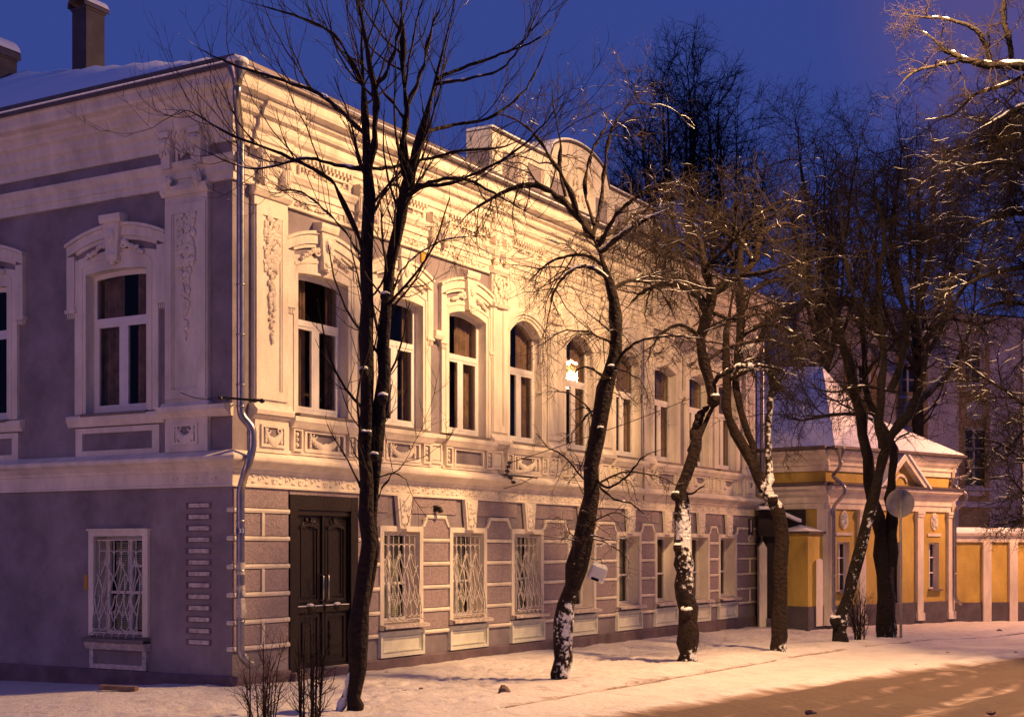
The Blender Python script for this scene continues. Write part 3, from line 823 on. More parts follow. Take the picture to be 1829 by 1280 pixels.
def chimney(x, y, w1, w2, z0, z1, wide):
    q = MB(FR)
    q.F = lambda a, d, z: (a, d, z)
    q.fbox(x, x + w2, y, y + w1, z0, z1)
    q.fbox(x - .02, x + w2 + .02, y - .02, y + w1 + .02, z1 - .04, z1 + .01)
    ch = q.build("chimney", "chimney_paint", roof)
    cp = MB(); cp.F = lambda a, d, z: (a, d, z)
    n = 12; R = w1 / 2 + .05; cy = y + w1 / 2
    pts = [(R * math.cos(t), R * 1.05 * math.sin(t)) for t in lin(0, math.pi, n)]
    inn = [((R - .025) * math.cos(t), (R - .025) * 1.05 * math.sin(t)) for t in lin(0, math.pi, n)]
    x0, x1 = x - .07, x + w2 + .07; vs = []
    for (a, b_), (c1, d1_) in zip(pts, inn):
        vs += [(x0, cy + a, z1 + b_), (x1, cy + a, z1 + b_), (x1, cy + c1, z1 + d1_), (x0, cy + c1, z1 + d1_)]
    fs = []
    for i in range(n - 1):
        for k_ in range(4): fs.append((4 * i + k_, 4 * i + (k_ + 1) % 4, 4 * i + 4 + (k_ + 1) % 4, 4 * i + 4 + k_))
    cp.add(vs, fs); cp.build("chimney_cap", "roof_metal", roof, smooth=False)
    sc = MB(); vs = []
    for (a, b_) in [(R * 1.02 * math.cos(t), R * 1.12 * math.sin(t)) for t in lin(.35, math.pi - .35, n)]:
        vs += [(x0 - .005, cy + a, z1 + b_), (x1 + .005, cy + a, z1 + b_)]
    sc.add(vs, [(2 * i, 2 * i + 1, 2 * i + 3, 2 * i + 2) for i in range(n - 1)]); sc.build("chimney_snow", "snow", roof, smooth=True)
chimney(2.95, 6.05, .36, .44, 9.6, 11.70, 1)
chimney(3.9, 10.1, .75, .95, 10.4, 12.0, 1)

# attic (raised parapet) --------------------------------------------------------
at_ = MB(FR)
A0, A1, AC, AH = 7.0, 14.06, 10.53, 1.32
def atop(x):
    t = abs(x - AC)
    if t < AH:  return 9.62 + .56 * math.sqrt(max(0, 1 - (t / (AH * 1.02)) ** 2)) ** 1.0
    return 9.62
xs = sorted(set(lin(A0, A1, 33) + [AC - AH, AC + AH] + lin(AC - AH, AC + AH, 21)))
at_.band(xs, [8.3] * len(xs), [atop(x) for x in xs], -0.50, 0.02)
xs2 = [x for x in xs]
at_.band(xs2, [atop(x) - .30 for x in xs2], [atop(x) - .04 for x in xs2], 0.02, 0.06)
for a in (A0, 8.05, 8.95, 11.85, 12.75, A1 - .36):
    at_.fbox(a, a + (.36 if a in (A0, A1 - .36) else .26), .02, .065, 8.5, 9.32)
at_.fbox(A0, A1, .02, .06, 8.45, 8.78)
xa = lin(-.55, .55, 13)
at_.band([AC + x for x in xa], [arc(x, .6, 9.35, .38) for x in xa], [arc(x, .6, 9.42, .40) for x in xa], .02, .10)
at_.fbox(AC - .6, AC - .52, .02, .1, 8.78, 9.42); at_.fbox(AC + .52, AC + .6, .02, .1, 8.78, 9.42)
lumps(at_, AC - .3, AC + .3, 9.0, 9.5, .06, 30, .06)
par = at_.build("parapet", "white_stucco", house)
q = MB(FR)
for a, b_ in ((A0 + .38, 8.03), (8.33, 8.93), (9.23, AC - .62), (AC + .62, 11.83), (12.13, 12.73), (13.03, A1 - .38)): q.fbox(a, b_, .02, .026, 8.79, 9.30); q.cut("parapet_field", "mauve_stucco", par)
q.F = FR
q.add([(A0 - .004, .0, 8.5), (A0 - .004, .48, 8.5), (A0 - .004, .48, 9.30), (A0 - .004, .0, 9.30)], [(0, 1, 2, 3)])
q.build("parapet_field", "mauve_stucco", par)
q = MB(FR)
q.band([x + (0) for x in xs], [atop(x) + .001 for x in xs], [atop(x) + .03 for x in xs], -0.54, .085); q.build("parapet_coping", "roof_metal", par)
q = MB(FR); q.band(xs, [atop(x) + .031 for x in xs], [atop(x) + .075 for x in xs], -0.5, .06); q.build("parapet_snow", "snow", par)

# rain pipes ----------------------------------------------------------------------
def pipe(pts, r, parent, name="downpipe", rings=(), funnel=True):
    m_ = MB(); m_.F = lambda a, d, z: (a, d, z)
    P_ = [Vector(p) for p in pts]; out = []
    for i, p in enumerate(P_):                   # round the bends
        if 0 < i < len(P_) - 1:
            a = (P_[i - 1] - p); b = (P_[i + 1] - p); k = min(.09, a.length * .4, b.length * .4)
            s_, e_ = p + a.normalized() * k, p + b.normalized() * k
            for t in lin(0, 1, 5): out.append(s_ * (1 - t) ** 2 + p * 2 * t * (1 - t) + e_ * t * t)
        else: out.append(p)
    m_.tube(out, r, 14)
    if funnel:
        t = P_[0]; m_.tube([t + Vector((0, 0, -.03)), t + Vector((0, 0, .08)), t + Vector((0, 0, .2)), t + Vector((0, 0, .30)), t + Vector((0, 0, .31))], [r * 1.02, r * 1.3, r * 2.3, r * 2.4, r * 2.55], 16)
    for z in rings:
        for i in range(len(out) - 1):
            if (out[i].z - z) * (out[i + 1].z - z) <= 0 and out[i].z != out[i + 1].z:
                q_ = out[i].lerp(out[i + 1], (z - out[i].z) / (out[i + 1].z - out[i].z))
                m_.tube([q_ + Vector((0, 0, -.012)), q_ + Vector((0, 0, .012))], r * 1.13, 14); break
    return m_.build(name, "zinc", parent, smooth=True)
dp = pipe([(-.50, -.53, 8.20), (-.48, -.50, 8.05), (-.02, -.17, 7.62), (-.02, -.17, 3.78), (.08, -.30, 3.60), (.08, -.30, 3.30), (.00, -.27, 3.05), (.0, -.15, 2.75), (.0, -.15, .42), (.12, -.26, .26)], .058, house, rings=(7.0, 5.6, 4.9, 4.2, 3.9, 2.3, 1.6, .9))
q = MB(); q.F = lambda a, d, z: (a, d, z); q.blob(-.50, -.53, 8.51, .16, .16, .07, 0, 12, 6); q.build("snow_cap", "snow", dp, smooth=True)
q = MB(); q.F = lambda a, d, z: (a, d, z)
for i in range(7): q.tube([(.02 + i * .014, -.165 - i * .012, .42 - i * .02), (.027 + i * .014, -.171 - i * .012, .41 - i * .02)], .068, 12)
q.build("elbow", "zinc", dp, smooth=True)
q = MB(); q.F = lambda a, d, z: (a, d, z)
q.tube([(-.0, -.15, 2.12), (-.0, -.15, 2.20)], .0645, 14); q.build("sticker", "sticker_blue", dp)
q = MB(); q.F = lambda a, d, z: (a, d, z)
q.tube([(0.0, -.15, 1.55), (0, -.15, 1.72)], .0645, 14); q.tube([(0.01, -.15, 1.26), (0, -.15, 1.40)], .0645, 9); q.tube([(.0, -.15, .95), (.01, -.155, 1.02), (.0, -.15, 1.22)], [.07, .085, .066], 6)
q.build("paper_scrap", "paper", dp)
dq = pipe([(L + .2, -.52, 8.18), (L + .2, -.5, 8.02), (L + .02, -.13, 7.6), (L + .02, -.13, 3.7), (L + .08, -.30, 3.5), (L + .08, -.30, 3.25), (L - .03, -.14, 2.9), (L - .05, -.14, .35), (L + .1, -.24, .2)], .055, house, rings=(7, 6, 5, 4.2, 2.4, 1.4, .8))
dq2 = pipe([(13.42, -.14, 6.6), (13.42, -.14, 3.0)], .02, house, name="cable_duct", funnel=False)

def text_mesh(txt, size, name, material, parent, loc, rot, bold=.0, ext=.002):
    cu = bpy.data.curves.new(name, 'FONT'); cu.body = txt; cu.size = size; cu.align_x = 'CENTER'; cu.align_y = 'CENTER'; cu.extrude = ext; cu.offset = bold
    tmp = bpy.data.objects.new("tmp_text", cu); COL.objects.link(tmp)
    bpy.context.view_layer.update()
    me = bpy.data.meshes.new_from_object(tmp.evaluated_get(bpy.context.evaluated_depsgraph_get()))
    bpy.data.objects.remove(tmp); me.name = name; me.materials.clear(); me.materials.append(MATS[material])
    o = link(name, me, parent, loc); o.rotation_euler = rot
    return o
text_mesh("33", .085, "sticker_number", "sign_white", dp, (-.052, -.212, 2.16), (math.pi / 2, 0, math.radians(-40)), .001)

# house number signs
sg = thing("house_number_sign", "dark plate with white number 1 high on the wall by the far rain pipe", "sign", house_to_world(20.42, -.03, 2.30), ROT)
q = MB(FR); q.fbox(-.17, .17, .0, .018, 0, .42); q.frame(-.165, .165, .005, .415, .012, .018, .021, 0); q.build("plate", "sign_dark", sg)
text_mesh("1", .44, "numeral", "sign_white", sg, (0, -.021, .21), (math.pi / 2, 0, 0), .012)
sg = thing("street_name_sign", "small white plate with dark lettering rows under the number plate", "sign", house_to_world(20.42, -.03, 2.12), ROT)
q = MB(FR); q.fbox(-.16, .16, 0, .015, 0, .13); q.build("plate", "sign_white", sg)
q = MB(FR)
for z in (.03, .07, .10): q.fbox(-.13, .13, .015, .018, z, z + .014)
q.build("lettering", "sign_dark", sg)

# ------------------------------------------------------------------ ground
def vnoise(x, y, seed=0):
    rs_ = np.random.RandomState(seed); G = rs_.rand(128, 128)
    xi = np.floor(x).astype(int); yi = np.floor(y).astype(int); fx = x - xi; fy = y - yi
    fx = fx * fx * (3 - 2 * fx); fy = fy * fy * (3 - 2 * fy)
    g = lambda i, j: G[i % 128, j % 128]
    return (g(xi, yi) * (1 - fx) + g(xi + 1, yi) * fx) * (1 - fy) + (g(xi, yi + 1) * (1 - fx) + g(xi + 1, yi + 1) * fx) * fy - .5
def fbm(x, y, sc, oct=4, seed=0):
    o = 0; a = 1
    for k in range(oct): o = o + a * vnoise(x * sc * 2 ** k + 13 * k, y * sc * 2 ** k + 7 * k, seed + k); a *= .5
    return o
def K(x):       # kerb line in the house frame
    x = np.asarray(x, float)
    return np.interp(x, [-60, -12, 0, 10, 14, 17.3, 19.3, 24, 40, 80], [-5.2, -4.7, -4.48, -4.60, -4.85, -5.3, -6.4, -7.0, -8.5, -12])
def slush_edge(x): return np.interp(x, [-40, -6, 0, 6, 12.1, 20, 30, 60], [-5.3, -5.3, -5.5, -6.35, -7.5, -9.2, -10.5, -13])
def gsheet(name, xs, tt, yf, zf, slf):
    X, T = np.meshgrid(xs, tt); Y = yf(X, T); Z = zf(X, Y, T); S = slf(X, Y)
    wx = HX + X * UX - Y * UY; wy = HYY + X * UY + Y * UX
    nx, ny = len(xs), len(tt)
    co = np.stack([wx, wy, Z], -1).reshape(-1, 3)
    idx = np.arange(nx * ny).reshape(ny, nx)
    q = np.stack([idx[:-1, :-1], idx[:-1, 1:], idx[1:, 1:], idx[1:, :-1]], -1).reshape(-1, 4)
    me = np_mesh(name, co, q, "ground_snow", True)
    a = me.attributes.new("slush", 'FLOAT', 'POINT'); a.data.foreach_set("value", S.reshape(-1).astype(np.float32))
    return tag(link(name, me), kind="structure")
def np_mesh(name, co, q, material, smooth=False):
    me = bpy.data.meshes.new(name); k = q.shape[1]
    me.vertices.add(len(co)); me.vertices.foreach_set("co", co.astype(np.float32).reshape(-1))
    me.loops.add(q.size); me.loops.foreach_set("vertex_index", q.astype(np.int32).reshape(-1))
    me.polygons.add(len(q)); me.polygons.foreach_set("loop_start", (np.arange(len(q)) * k).astype(np.int32))
    if smooth: me.polygons.foreach_set("use_smooth", np.ones(len(q), bool))
    me.update(calc_edges=True); me.materials.append(MATS[material])
    return me
xs = np.concatenate([np.linspace(-60, -15, 40), np.linspace(-14.6, 30, 640), np.linspace(30.5, 90, 70)])
def side_z(X, Y, T):
    z = .04 * fbm(X, Y, .7, 3, 3) + .028 * fbm(X, Y, 3.2, 3, 9) + .02
    edge = np.exp(-((Y - K(X)) / .22) ** 2)
    ridge = np.exp(-((Y - K(X) - .55) / .35) ** 2) * .05 * (1 + 1.5 * fbm(X, Y, 1.5, 3, 21))
    z = z + ridge
    rf_ = np.random.RandomState(5)               # footprints and trampled dents
    for _ in range(1700):
        fx, fy = rf_.uniform(-9, 22), (rf_.normal(-1.9, .55) if rf_.rand() < .7 else rf_.uniform(-4.3, -.2))
        an = rf_.normal(0, .5); i0, i1 = np.searchsorted(X[0], [fx - .4, fx + .4])
        if i1 <= i0: continue
        dx, dy = X[:, i0:i1] - fx, Y[:, i0:i1] - fy
        u_ = dx * math.cos(an) + dy * math.sin(an); v_ = -dx * math.sin(an) + dy * math.cos(an)
        z[:, i0:i1] -= rf_.uniform(.02, .055) * np.exp(-(u_ / .13) ** 4 - (v_ / .055) ** 4)
    k = T < .0001
    z = np.where(k, -.14, z - .02 * edge)
    trail = np.exp(-((Y + 1.7) / .7) ** 2) * .03
    z -= trail
    z = z * np.clip(.35 + (1.0 - Y) , .2, 1) - .03 - .0065 * np.clip(X, 0, 60) + .002 * np.clip(Y, -9, 0)
    left = np.clip((-X - .3) / 2, 0, 1); z += left * .05 * fbm(X, Y, 1.3, 3, 5)
    return z
tt = np.concatenate([[0, .0002], np.linspace(.001, 1, 150)])
gsheet("sidewalk", xs, tt, lambda X, T: K(X) + T * (1.2 - K(X)), side_z, lambda X, Y: .02 + .12 * np.exp(-((Y - K(X)) / .10) ** 2) * (fbm(X, Y, 1.1, 3, 33) > .1))
gsheet("yard", xs, np.linspace(0, 1, 40), lambda X, T: 1.195 + T * 60, lambda X, Y, T: np.where((X > .3) & (X < L - .3) & (Y < 19), -.55, .05 * fbm(X, Y, .7, 3, 3) - .02 - .03 * np.clip(Y, 0, 6) - .0065 * np.clip(X, 0, 60)), lambda X, Y: 0 * X)
def road_sl(X, Y):
    e = slush_edge(X); t = np.clip((e - Y) / .55 + 0.0, 0, 1)
    w = 2.3 + .0 * X
    far = np.clip((Y - (e - w - 1.2)) / 1.0, 0, 1)
    s = t * (.70 + .30 * far) * (.74 + .62 * fbm(X * .12, Y * 2.6, 1.3, 3, 41) + .30 * fbm(X, Y, 2.5, 3, 44))
    return s
def road_z(X, Y, T):
    e = slush_edge(X); t = np.clip((e - Y) / .5, 0, 1)
    z = -.115 - .0065 * np.clip(X, 0, 60) + .02 * fbm(X, Y, .9, 3, 11) - t * .025 + .02 * fbm(X * .3, Y * 3, 1.6, 3, 13)
    near = np.exp(-((Y - K(X)) / .35) ** 2); z += near * .05
    hump = np.clip((-X - 0.2) / 3, 0, 1) * .05; z += hump * near
    z += np.exp(-((Y - e - .1) / .16) ** 2) * .05 * np.clip(.6 + 2 * fbm(X, Y, 1.8, 3, 19), 0, 1.6)
    z += t * .03 * np.sin((Y - e) * 7.5 + .6 * fbm(X * .3, Y, 1, 2, 17) * 6)
    return z
gsheet("road", xs, np.concatenate([np.linspace(0, .45, 190), np.linspace(.46, 1, 40)]), lambda X, T: K(X) - T * 16.0, road_z, road_sl)
bgp = MB(); bgp.F = lambda a, d, z: (a, d, z)
bgp.add([(-900, -900, -.62), (900, -900, -.62), (900, 900, -.62), (-900, 900, -.62)], [(0, 1, 2, 3)])
tag(bgp.build("ground", "snow"), kind="structure")
# exposed kerb stones
ks = MB(); ks.F = lambda a, d, z: (a, d, z)
rk = random.Random(3)
for a0, a1, h in ((-.05, 4.5, .055), (4.55, 9.5, .05), (10.2, 13.2, .055), (14.4, 16.6, .045), (20.4, 24.4, .05)):
    n = max(3, int((a1 - a0) / .35)); av = lin(a0, a1, n)
    vs = []
    for a in av:
        for off, z in ((.06, .02), (-.015 - rk.random() * .012, .02 - rk.random() * .02), (-.02 - rk.random() * .012, -.10)):
            y = float(K(a)) + off; p_ = house_to_world(a, y, z + (h - .05) - .06 - .0065 * max(a, 0)); vs.append(tuple(p_))
    ks.add(vs, [(3 * i + k_, 3 * i + 3 + k_, 3 * i + 4 + k_, 3 * i + 1 + k_) for i in range(n - 1) for k_ in (0, 1)])
tag(ks.build("kerb", "kerb_stone"), kind="structure")

# ------------------------------------------------------------------ projection helper: a point in the photo at a known distance
def PT(px, py, D): return np.array([(px - CX) / F_PX * D, D, EYE + (HY - py) / F_PX * D])

# ------------------------------------------------------------------ trees
def tubes(P, R, sides):
    B, N, _ = P.shape
    T = np.gradient(P, axis=1); T /= np.linalg.norm(T, axis=2, keepdims=True) + 1e-9
    M = T.mean(1); ref = np.where(np.abs(M[:, 2:3]) > .8, np.array([[1., 0, 0]]), np.array([[0, 0, 1.]]))
    ref = np.repeat(ref[:, None], N, 1)
    n1 = np.cross(T, ref); n1 /= np.linalg.norm(n1, axis=2, keepdims=True) + 1e-9
    n2 = np.cross(T, n1)
    q = np.arange(sides) * 2 * np.pi / sides
    V = P[:, :, None] + R[:, :, None, None] * (n1[:, :, None] * np.cos(q)[None, None, :, None] + n2[:, :, None] * np.sin(q)[None, None, :, None])
    idx = np.arange(B * N * sides).reshape(B, N, sides)
    a, b = idx[:, :-1], idx[:, 1:]
    Q = np.stack([a, np.roll(a, -1, 2), np.roll(b, -1, 2), b], -1).reshape(-1, 4)
    return V.reshape(-1, 3), Q
def merge(parts):
    vs, qs, o = [], [], 0
    for v, q in parts: vs.append(v); qs.append(q + o); o += len(v)
    return np.concatenate(vs), np.concatenate(qs)
def resample(pts, n):
    pts = np.array(pts, float); m = len(pts)
    ext = np.vstack([2 * pts[0] - pts[1], pts, 2 * pts[-1] - pts[-2]])
    t = np.linspace(0, m - 1 - 1e-6, n); i = t.astype(int); f = (t - i)[:, None]
    p0, p1, p2, p3 = ext[i], ext[i + 1], ext[i + 2], ext[i + 3]
    return .5 * (2 * p1 + (p2 - p0) * f + (2 * p0 - 5 * p1 + 4 * p2 - p3) * f ** 2 + (-p0 + 3 * p1 - 3 * p2 + p3) * f ** 3)
def grow(P, R, dens, L0, L1, ang, trop, wig, N, rng, t0=.2, rr=.55, rmin=.0035, tip=.35, falloff=.5):
    seg = np.linalg.norm(np.diff(P, axis=1), axis=2).sum(1)
    cnt = rng.poisson(np.clip(dens * seg, 0, 60))
    pi = np.repeat(np.arange(len(P)), cnt); B = len(pi)
    if B == 0: return np.zeros((0, N, 3)), np.zeros((0, N))
    t = t0 + (1 - t0) * rng.rand(B); Np = P.shape[1]
    f = t * (Np - 1); i = np.minimum(f.astype(int), Np - 2); f = f - i
    s = P[pi, i] * (1 - f)[:, None] + P[pi, i + 1] * f[:, None]
    r0 = R[pi, i] * (1 - f) + R[pi, i + 1] * f
    tan = P[pi, i + 1] - P[pi, i]; tan /= np.linalg.norm(tan, axis=1, keepdims=True) + 1e-9
    rv = rng.randn(B, 3); rv -= (rv * tan).sum(1, keepdims=True) * tan; rv /= np.linalg.norm(rv, axis=1, keepdims=True) + 1e-9
    a = np.radians(ang[0] + (ang[1] - ang[0]) * rng.rand(B))[:, None]
    d = np.cos(a) * tan + np.sin(a) * rv
    Ln = (L0 + (L1 - L0) * rng.rand(B)) * (1 - falloff * t)
    out = np.zeros((B, N, 3)); out[:, 0] = s
    tr = np.array(trop)
    for k in range(1, N):
        d = d + wig * rng.randn(B, 3) + tr / N; d /= np.linalg.norm(d, axis=1, keepdims=True)
        out[:, k] = out[:, k - 1] + d * (Ln / (N - 1))[:, None]
    r0 = np.maximum(np.minimum(r0 * rr, Ln * .010 + rmin), rmin)
    return out, r0[:, None] * np.linspace(1, tip, N)[None]
def floats(me, name, arr):
    a = me.attributes.new(name, 'FLOAT', 'POINT'); a.data.foreach_set("value", arr.astype(np.float32))
def tree(name, label, D, limbs, gens, seed, bark="bark", twig="twig", snow=.5, group=0, base=None, cat="tree", snow_parts=True, lobes=0, caps=()):
    """limbs: traced centre lines (px, py, radius px, depth offset m, snow amount); gens: twig generations"""
    rng = np.random.RandomState(seed)
    parts, sn, P_all, R_all = [], [], [], []
    N = 26
    for li in limbs:
        arr = np.array([(*PT(p[0], p[1], D + (p[3] if len(p) > 3 else 0)), p[2] / F_PX * D, (p[4] if len(p) > 4 else 0)) for p in li])
        n = N
        if li is limbs[0] or arr[0, 2] < .6: arr = np.vstack([arr[0] + np.array([*(arr[0, :3] - arr[1, :3]) * 0, .01, 0]) - np.array([0, 0, .35, 0, 0]), arr])
        rs_ = resample(arr, n); P = rs_[:, :3]; R = np.maximum(rs_[:, 3], .0032); S = rs_[:, 4]
        R = R * np.clip((1 - np.linspace(0, 1, n)) / .22, .25, 1)
        P = P + (rng.randn(n, 3) * R[:, None] * .13)
        v, q = tubes(P[None], (R * (1 + .10 * rng.randn(n)))[None], 12 if R.max() > .06 else 7)
        parts.append((v, q)); k_s = len(v) // n
        cen_ = np.repeat(v.reshape(n, k_s, 3).mean(1), k_s, 0); dv = v - cen_; dv /= np.linalg.norm(dv, axis=1, keepdims=True) + 1e-9
        S2 = np.repeat(S, k_s); sn.append(S2 + np.where(S2 > .02, .10 * (dv @ np.array([.8, -.5, .3])), 0))
        P_all.append(P); R_all.append(R)
    b0 = P_all[0][0].copy() if base is None else np.array(base, float)
    if group == 0: group = {"street_tree": "bare trees along the kerb before the mauve house", "bare_tree": "bare trees in the distance", "bare_shrub": "bare shrubs in the snow"}.get(name)
    root = thing(name, label, cat, (b0[0], b0[1], 0), 0, group)
    off = np.array([b0[0], b0[1], 0])
    v, q = merge(parts)
    if lobes:                                    # bark ridges and burls
        v = v + .012 * np.stack([np.sin(v[:, 2] * 9 + v[:, 0] * 40), np.cos(v[:, 2] * 7 + v[:, 1] * 33), 0 * v[:, 2]], -1)
    me = np_mesh("trunk", v - off, q, bark, True); floats(me, "snowy", np.concatenate(sn)); link("trunk", me, root)
    for cx_, cy_, cr_ in caps:                   # stubs of cut limbs with a cushion of snow
        c_ = PT(cx_, cy_, D - .12) - off; r_ = cr_ / F_PX * D
        kb = MB(); kb.F = lambda a, d_, z: (a, d_, z)
        kb.blob(c_[0], c_[1], c_[2], r_ * 1.0, r_ * 1.1, r_ * 1.2, 0, 9, 6); kb.build("knot", bark, root, smooth=True)
        kb = MB(); kb.F = lambda a, d_, z: (a, d_, z)
        kb.blob(c_[0], c_[1], c_[2] + r_ * .7, r_ * .95, r_ * 1.05, r_ * .42, 0, 9, 6); kb.v = [tuple(q_ + rng.uniform(-.12, .12) * r_ for q_ in v_) for v_ in kb.v]; kb.build("snow_cap", "branch_snow", root, smooth=True)
    # twigs
    P = np.stack(P_all); R = np.stack(R_all); keep = None
    gp = []; curP, curR = P, R; snp = []
    for gi, g in enumerate(gens):
        src = curP, curR
        if g.get("src") == "limbs": src = (P, R)
        skip = g.pop("skip", None)
        sP, sR = src
        if skip is not None and g.get("src") == "limbs":
            k_ = [i for i in range(len(P)) if i not in skip]; sP, sR = P[k_], R[k_]
        kw = {k_: v_ for k_, v_ in g.items() if k_ not in ("src", "sides", "keep")}
        o, rr_ = grow(sP, sR, rng=rng, **kw)
        gp.append(tubes(o, rr_, g.get("sides", 3)))
        if g.get("keep"): curP = np.concatenate([curP, o]) if curP.shape[1] == o.shape[1] else o; curR = np.concatenate([curR, rr_]) if curR.shape[1] == rr_.shape[1] else rr_
        else: curP, curR = o, rr_
        if snow_parts and gi < 2: snp.append((o, rr_))
    v, q = merge(gp)
    me = np_mesh("crown", v - off, q, twig, True); link("crown", me, root)
    if snow_parts:
        sp = []
        for (o, r_) in [(P, R)] + snp:
            T = np.gradient(o, axis=1); T /= np.linalg.norm(T, axis=2, keepdims=True) + 1e-9
            flat = 1 - np.abs(T[..., 2])
            nz = rng.rand(*r_.shape) * .5 + rng.rand(len(r_), 1) * .7
            on = (flat > .30) & (nz < snow * (.5 + flat) * (1 if o is P else .62))
            rad = np.where(on, np.minimum(r_ * (.80 if o is P else .7) + .001, .055), .0001)
            pos = o + np.array([0, 0, 1.]) * (r_ * .72 + .001)[..., None]
            any_ = on.any(1)
            if any_.any(): sp.append(tubes(pos[any_], rad[any_], 5))
        if sp:
            v, q = merge(sp); me = np_mesh("snow", v - off, q, "branch_snow", True); link("snow", me, root)
    return root

UP = (0, 0, 1.6)
LG = [-.35, .5, -.6, .8, -.2, .3, -.8, .6, .1, -.5, .4]
t1 = [
 [(637, 1266, 17, 0, .30), (634, 1240, 15.5, 0, .1), (640, 1150, 15, 0), (648, 1060, 16.5, 0), (657, 980, 16, 0), (655, 900, 14, 0), (653, 800, 13, 0), (653, 700, 12.5, 0), (655, 600, 12.5, 0), (657, 500, 12, 0), (657, 400, 11, 0), (658, 310, 10, 0), (654, 230, 8, 0), (648, 150, 6.5, .1), (647, 60, 5.5, .1), (646, -40, 4.5, .1)],
 [(650, 1090, 9, .1, .3), (664, 990, 11, .1), (666, 900, 9.5, .1), (672, 800, 11, .1), (680, 710, 12.5, .1, .1), (685, 620, 12, .1), (690, 540, 12, .1, .1), (704, 450, 10.5, .1), (716, 380, 10, .1), (728, 325, 9.5, .1), (744, 275, 8, .1), (760, 215, 7, .1), (775, 150, 6, .1), (795, 70, 5, .1), (815, -20, 4, .1)],
 [(728, 330, 7, .1), (720, 270, 7, .2), (726, 200, 6.5, .2), (720, 130, 6, .2), (719, 60, 6, .2), (716, -20, 5, .2)],
 [(658, 320, 7, 0), (668, 260, 7, -.1), (672, 190, 6, -.1), (668, 155, 5.5, -.1), (655, 90, 5, -.2), (640, 0, 4, -.2), (632, -50, 3, -.2)],
 [(668, 160, 4, -.1), (690, 130, 4, -.2), (712, 60, 3.5, -.3), (722, -20, 3, -.3)],
 [(650, 450, 4.5, 0), (630, 400, 5, -.2), (606, 345, 4.5, -.3), (585, 318, 4, -.4), (530, 288, 3.6, -.5), (470, 262, 3, -.6), (400, 235, 2.4, -.7), (340, 200, 1.8, -.8), (285, 195, 1.2, -.9)],
 [(655, 304, 5, 0), (600, 294, 4, .3), (545, 283, 3.5, .4), (490, 296, 2.6, .5), (440, 300, 2, .5), (370, 272, 1.5, .6), (325, 245, 1, .6)],
 [(657, 302, 4.5, 0), (700, 298, 3.6, .3), (770, 282, 3.4, .5), (830, 268, 3, .6), (900, 262, 2.2, .7), (960, 235, 1.4, .8)],
 [(655, 245, 5, 0), (610, 200, 5, .2), (565, 165, 4.4, .4), (500, 142, 3.6, .5), (430, 120, 2.6, .6), (370, 95, 1.8, .7), (318, 60, 1.1, .8)],
 [(652, 160, 3.5, 0), (620, 95, 3.5, -.3), (580, 50, 3, -.5), (500, 20, 2, -.7), (430, 0, 1.5, -.8)],
 [(656, 440, 3.5, 0), (668, 380, 3.2, .3), (700, 330, 3, .4), (728, 345, 3, .5), (760, 305, 2.6, .5), (790, 260, 2, .7)],
 [(735, 345, 4.4, .1), (770, 325, 4, -.2), (830, 320, 3.4, -.4), (900, 355, 2.4, -.6), (960, 390, 1.6, -.7)],
 [(738, 330, 4.4, .1), (790, 330, 4, -.1), (850, 310, 3.2, -.3), (920, 270, 2.4, -.4), (985, 205, 1.5, -.5), (1015, 140, 1, -.6)],
 [(752, 240, 4, .1), (800, 225, 4, .4), (870, 212, 3.4, .6), (930, 170, 2.6, .8), (965, 110, 1.8, 1), (1000, 10, 1.2, 1.1)],
 [(780, 140, 4, .1), (830, 120, 3.6, .3), (900, 95, 2.8, .5), (960, 70, 2, .6), (1000, 40, 1.3, .8)],
 [(778, 150, 3.6, .1), (840, 140, 3, -.3), (900, 120, 2.2, -.5), (945, 60, 1.6, -.6), (1005, -10, 1.2, -.8)],
 [(722, 210, 3.4, .2), (690, 170, 3, .5), (650, 120, 2.6, .8), (600, 80, 2, .9), (560, 0, 1.6, 1)],
 [(726, 190, 3, .2), (755, 120, 3, -.2), (768, 60, 2.6, -.4), (800, -20, 2, -.5)],
 [(655, 470, 2.4, 0), (600, 395, 2.4, .6), (530, 340, 1.8, .9), (470, 355, 1.2, 1)],
 [(690, 560, 2.2, .1), (720, 480, 2, .5), (790, 430, 1.7, .8), (880, 420, 1, 1)],
 [(606, 1274, 9, 0, .6), (618, 1235, 7, 0, .62), (628, 1190, 6, 0, .55), (638, 1140, 5, .05, .5)],
 [(655, 930, 2, 0), (690, 860, 1.8, .2), (715, 835, 1.2, .3), (728, 820, .9, .3)],
 [(660, 860, 1.6, .1), (700, 845, 1.6, -.2), (730, 857, 1.1, -.2)],
]
t1 = [[(p[0], p[1], p[2] * (.97 if k < 2 else .84)) + tuple(p[3:]) for p in li] for k, li in enumerate(t1)]
tree("street_tree", "tall near tree with two stems rising from one foot beside the dark house door", 16.93, t1, [
    dict(src="limbs", skip=(len(t1) - 3,), dens=3.0, L0=.7, L1=2.1, ang=(25, 60), trop=UP, wig=.11, N=9, t0=.34, rr=.42, rmin=.0045, sides=4, falloff=.4),
    dict(dens=3.4, L0=.3, L1=.9, ang=(25, 60), trop=(0, 0, 1.2), wig=.12, N=6, rr=.6, rmin=.0032, t0=.2),
    dict(dens=3.0, L0=.12, L1=.4, ang=(25, 65), trop=(0, 0, .8), wig=.1, N=4, rr=.7, rmin=.0028, t0=.2)], 11, snow=.28, lobes=1, caps=((650, 664, 9), (649, 776, 8), (657, 776, 8), (688, 530, 9), (684, 712, 10), (669, 815, 8)))

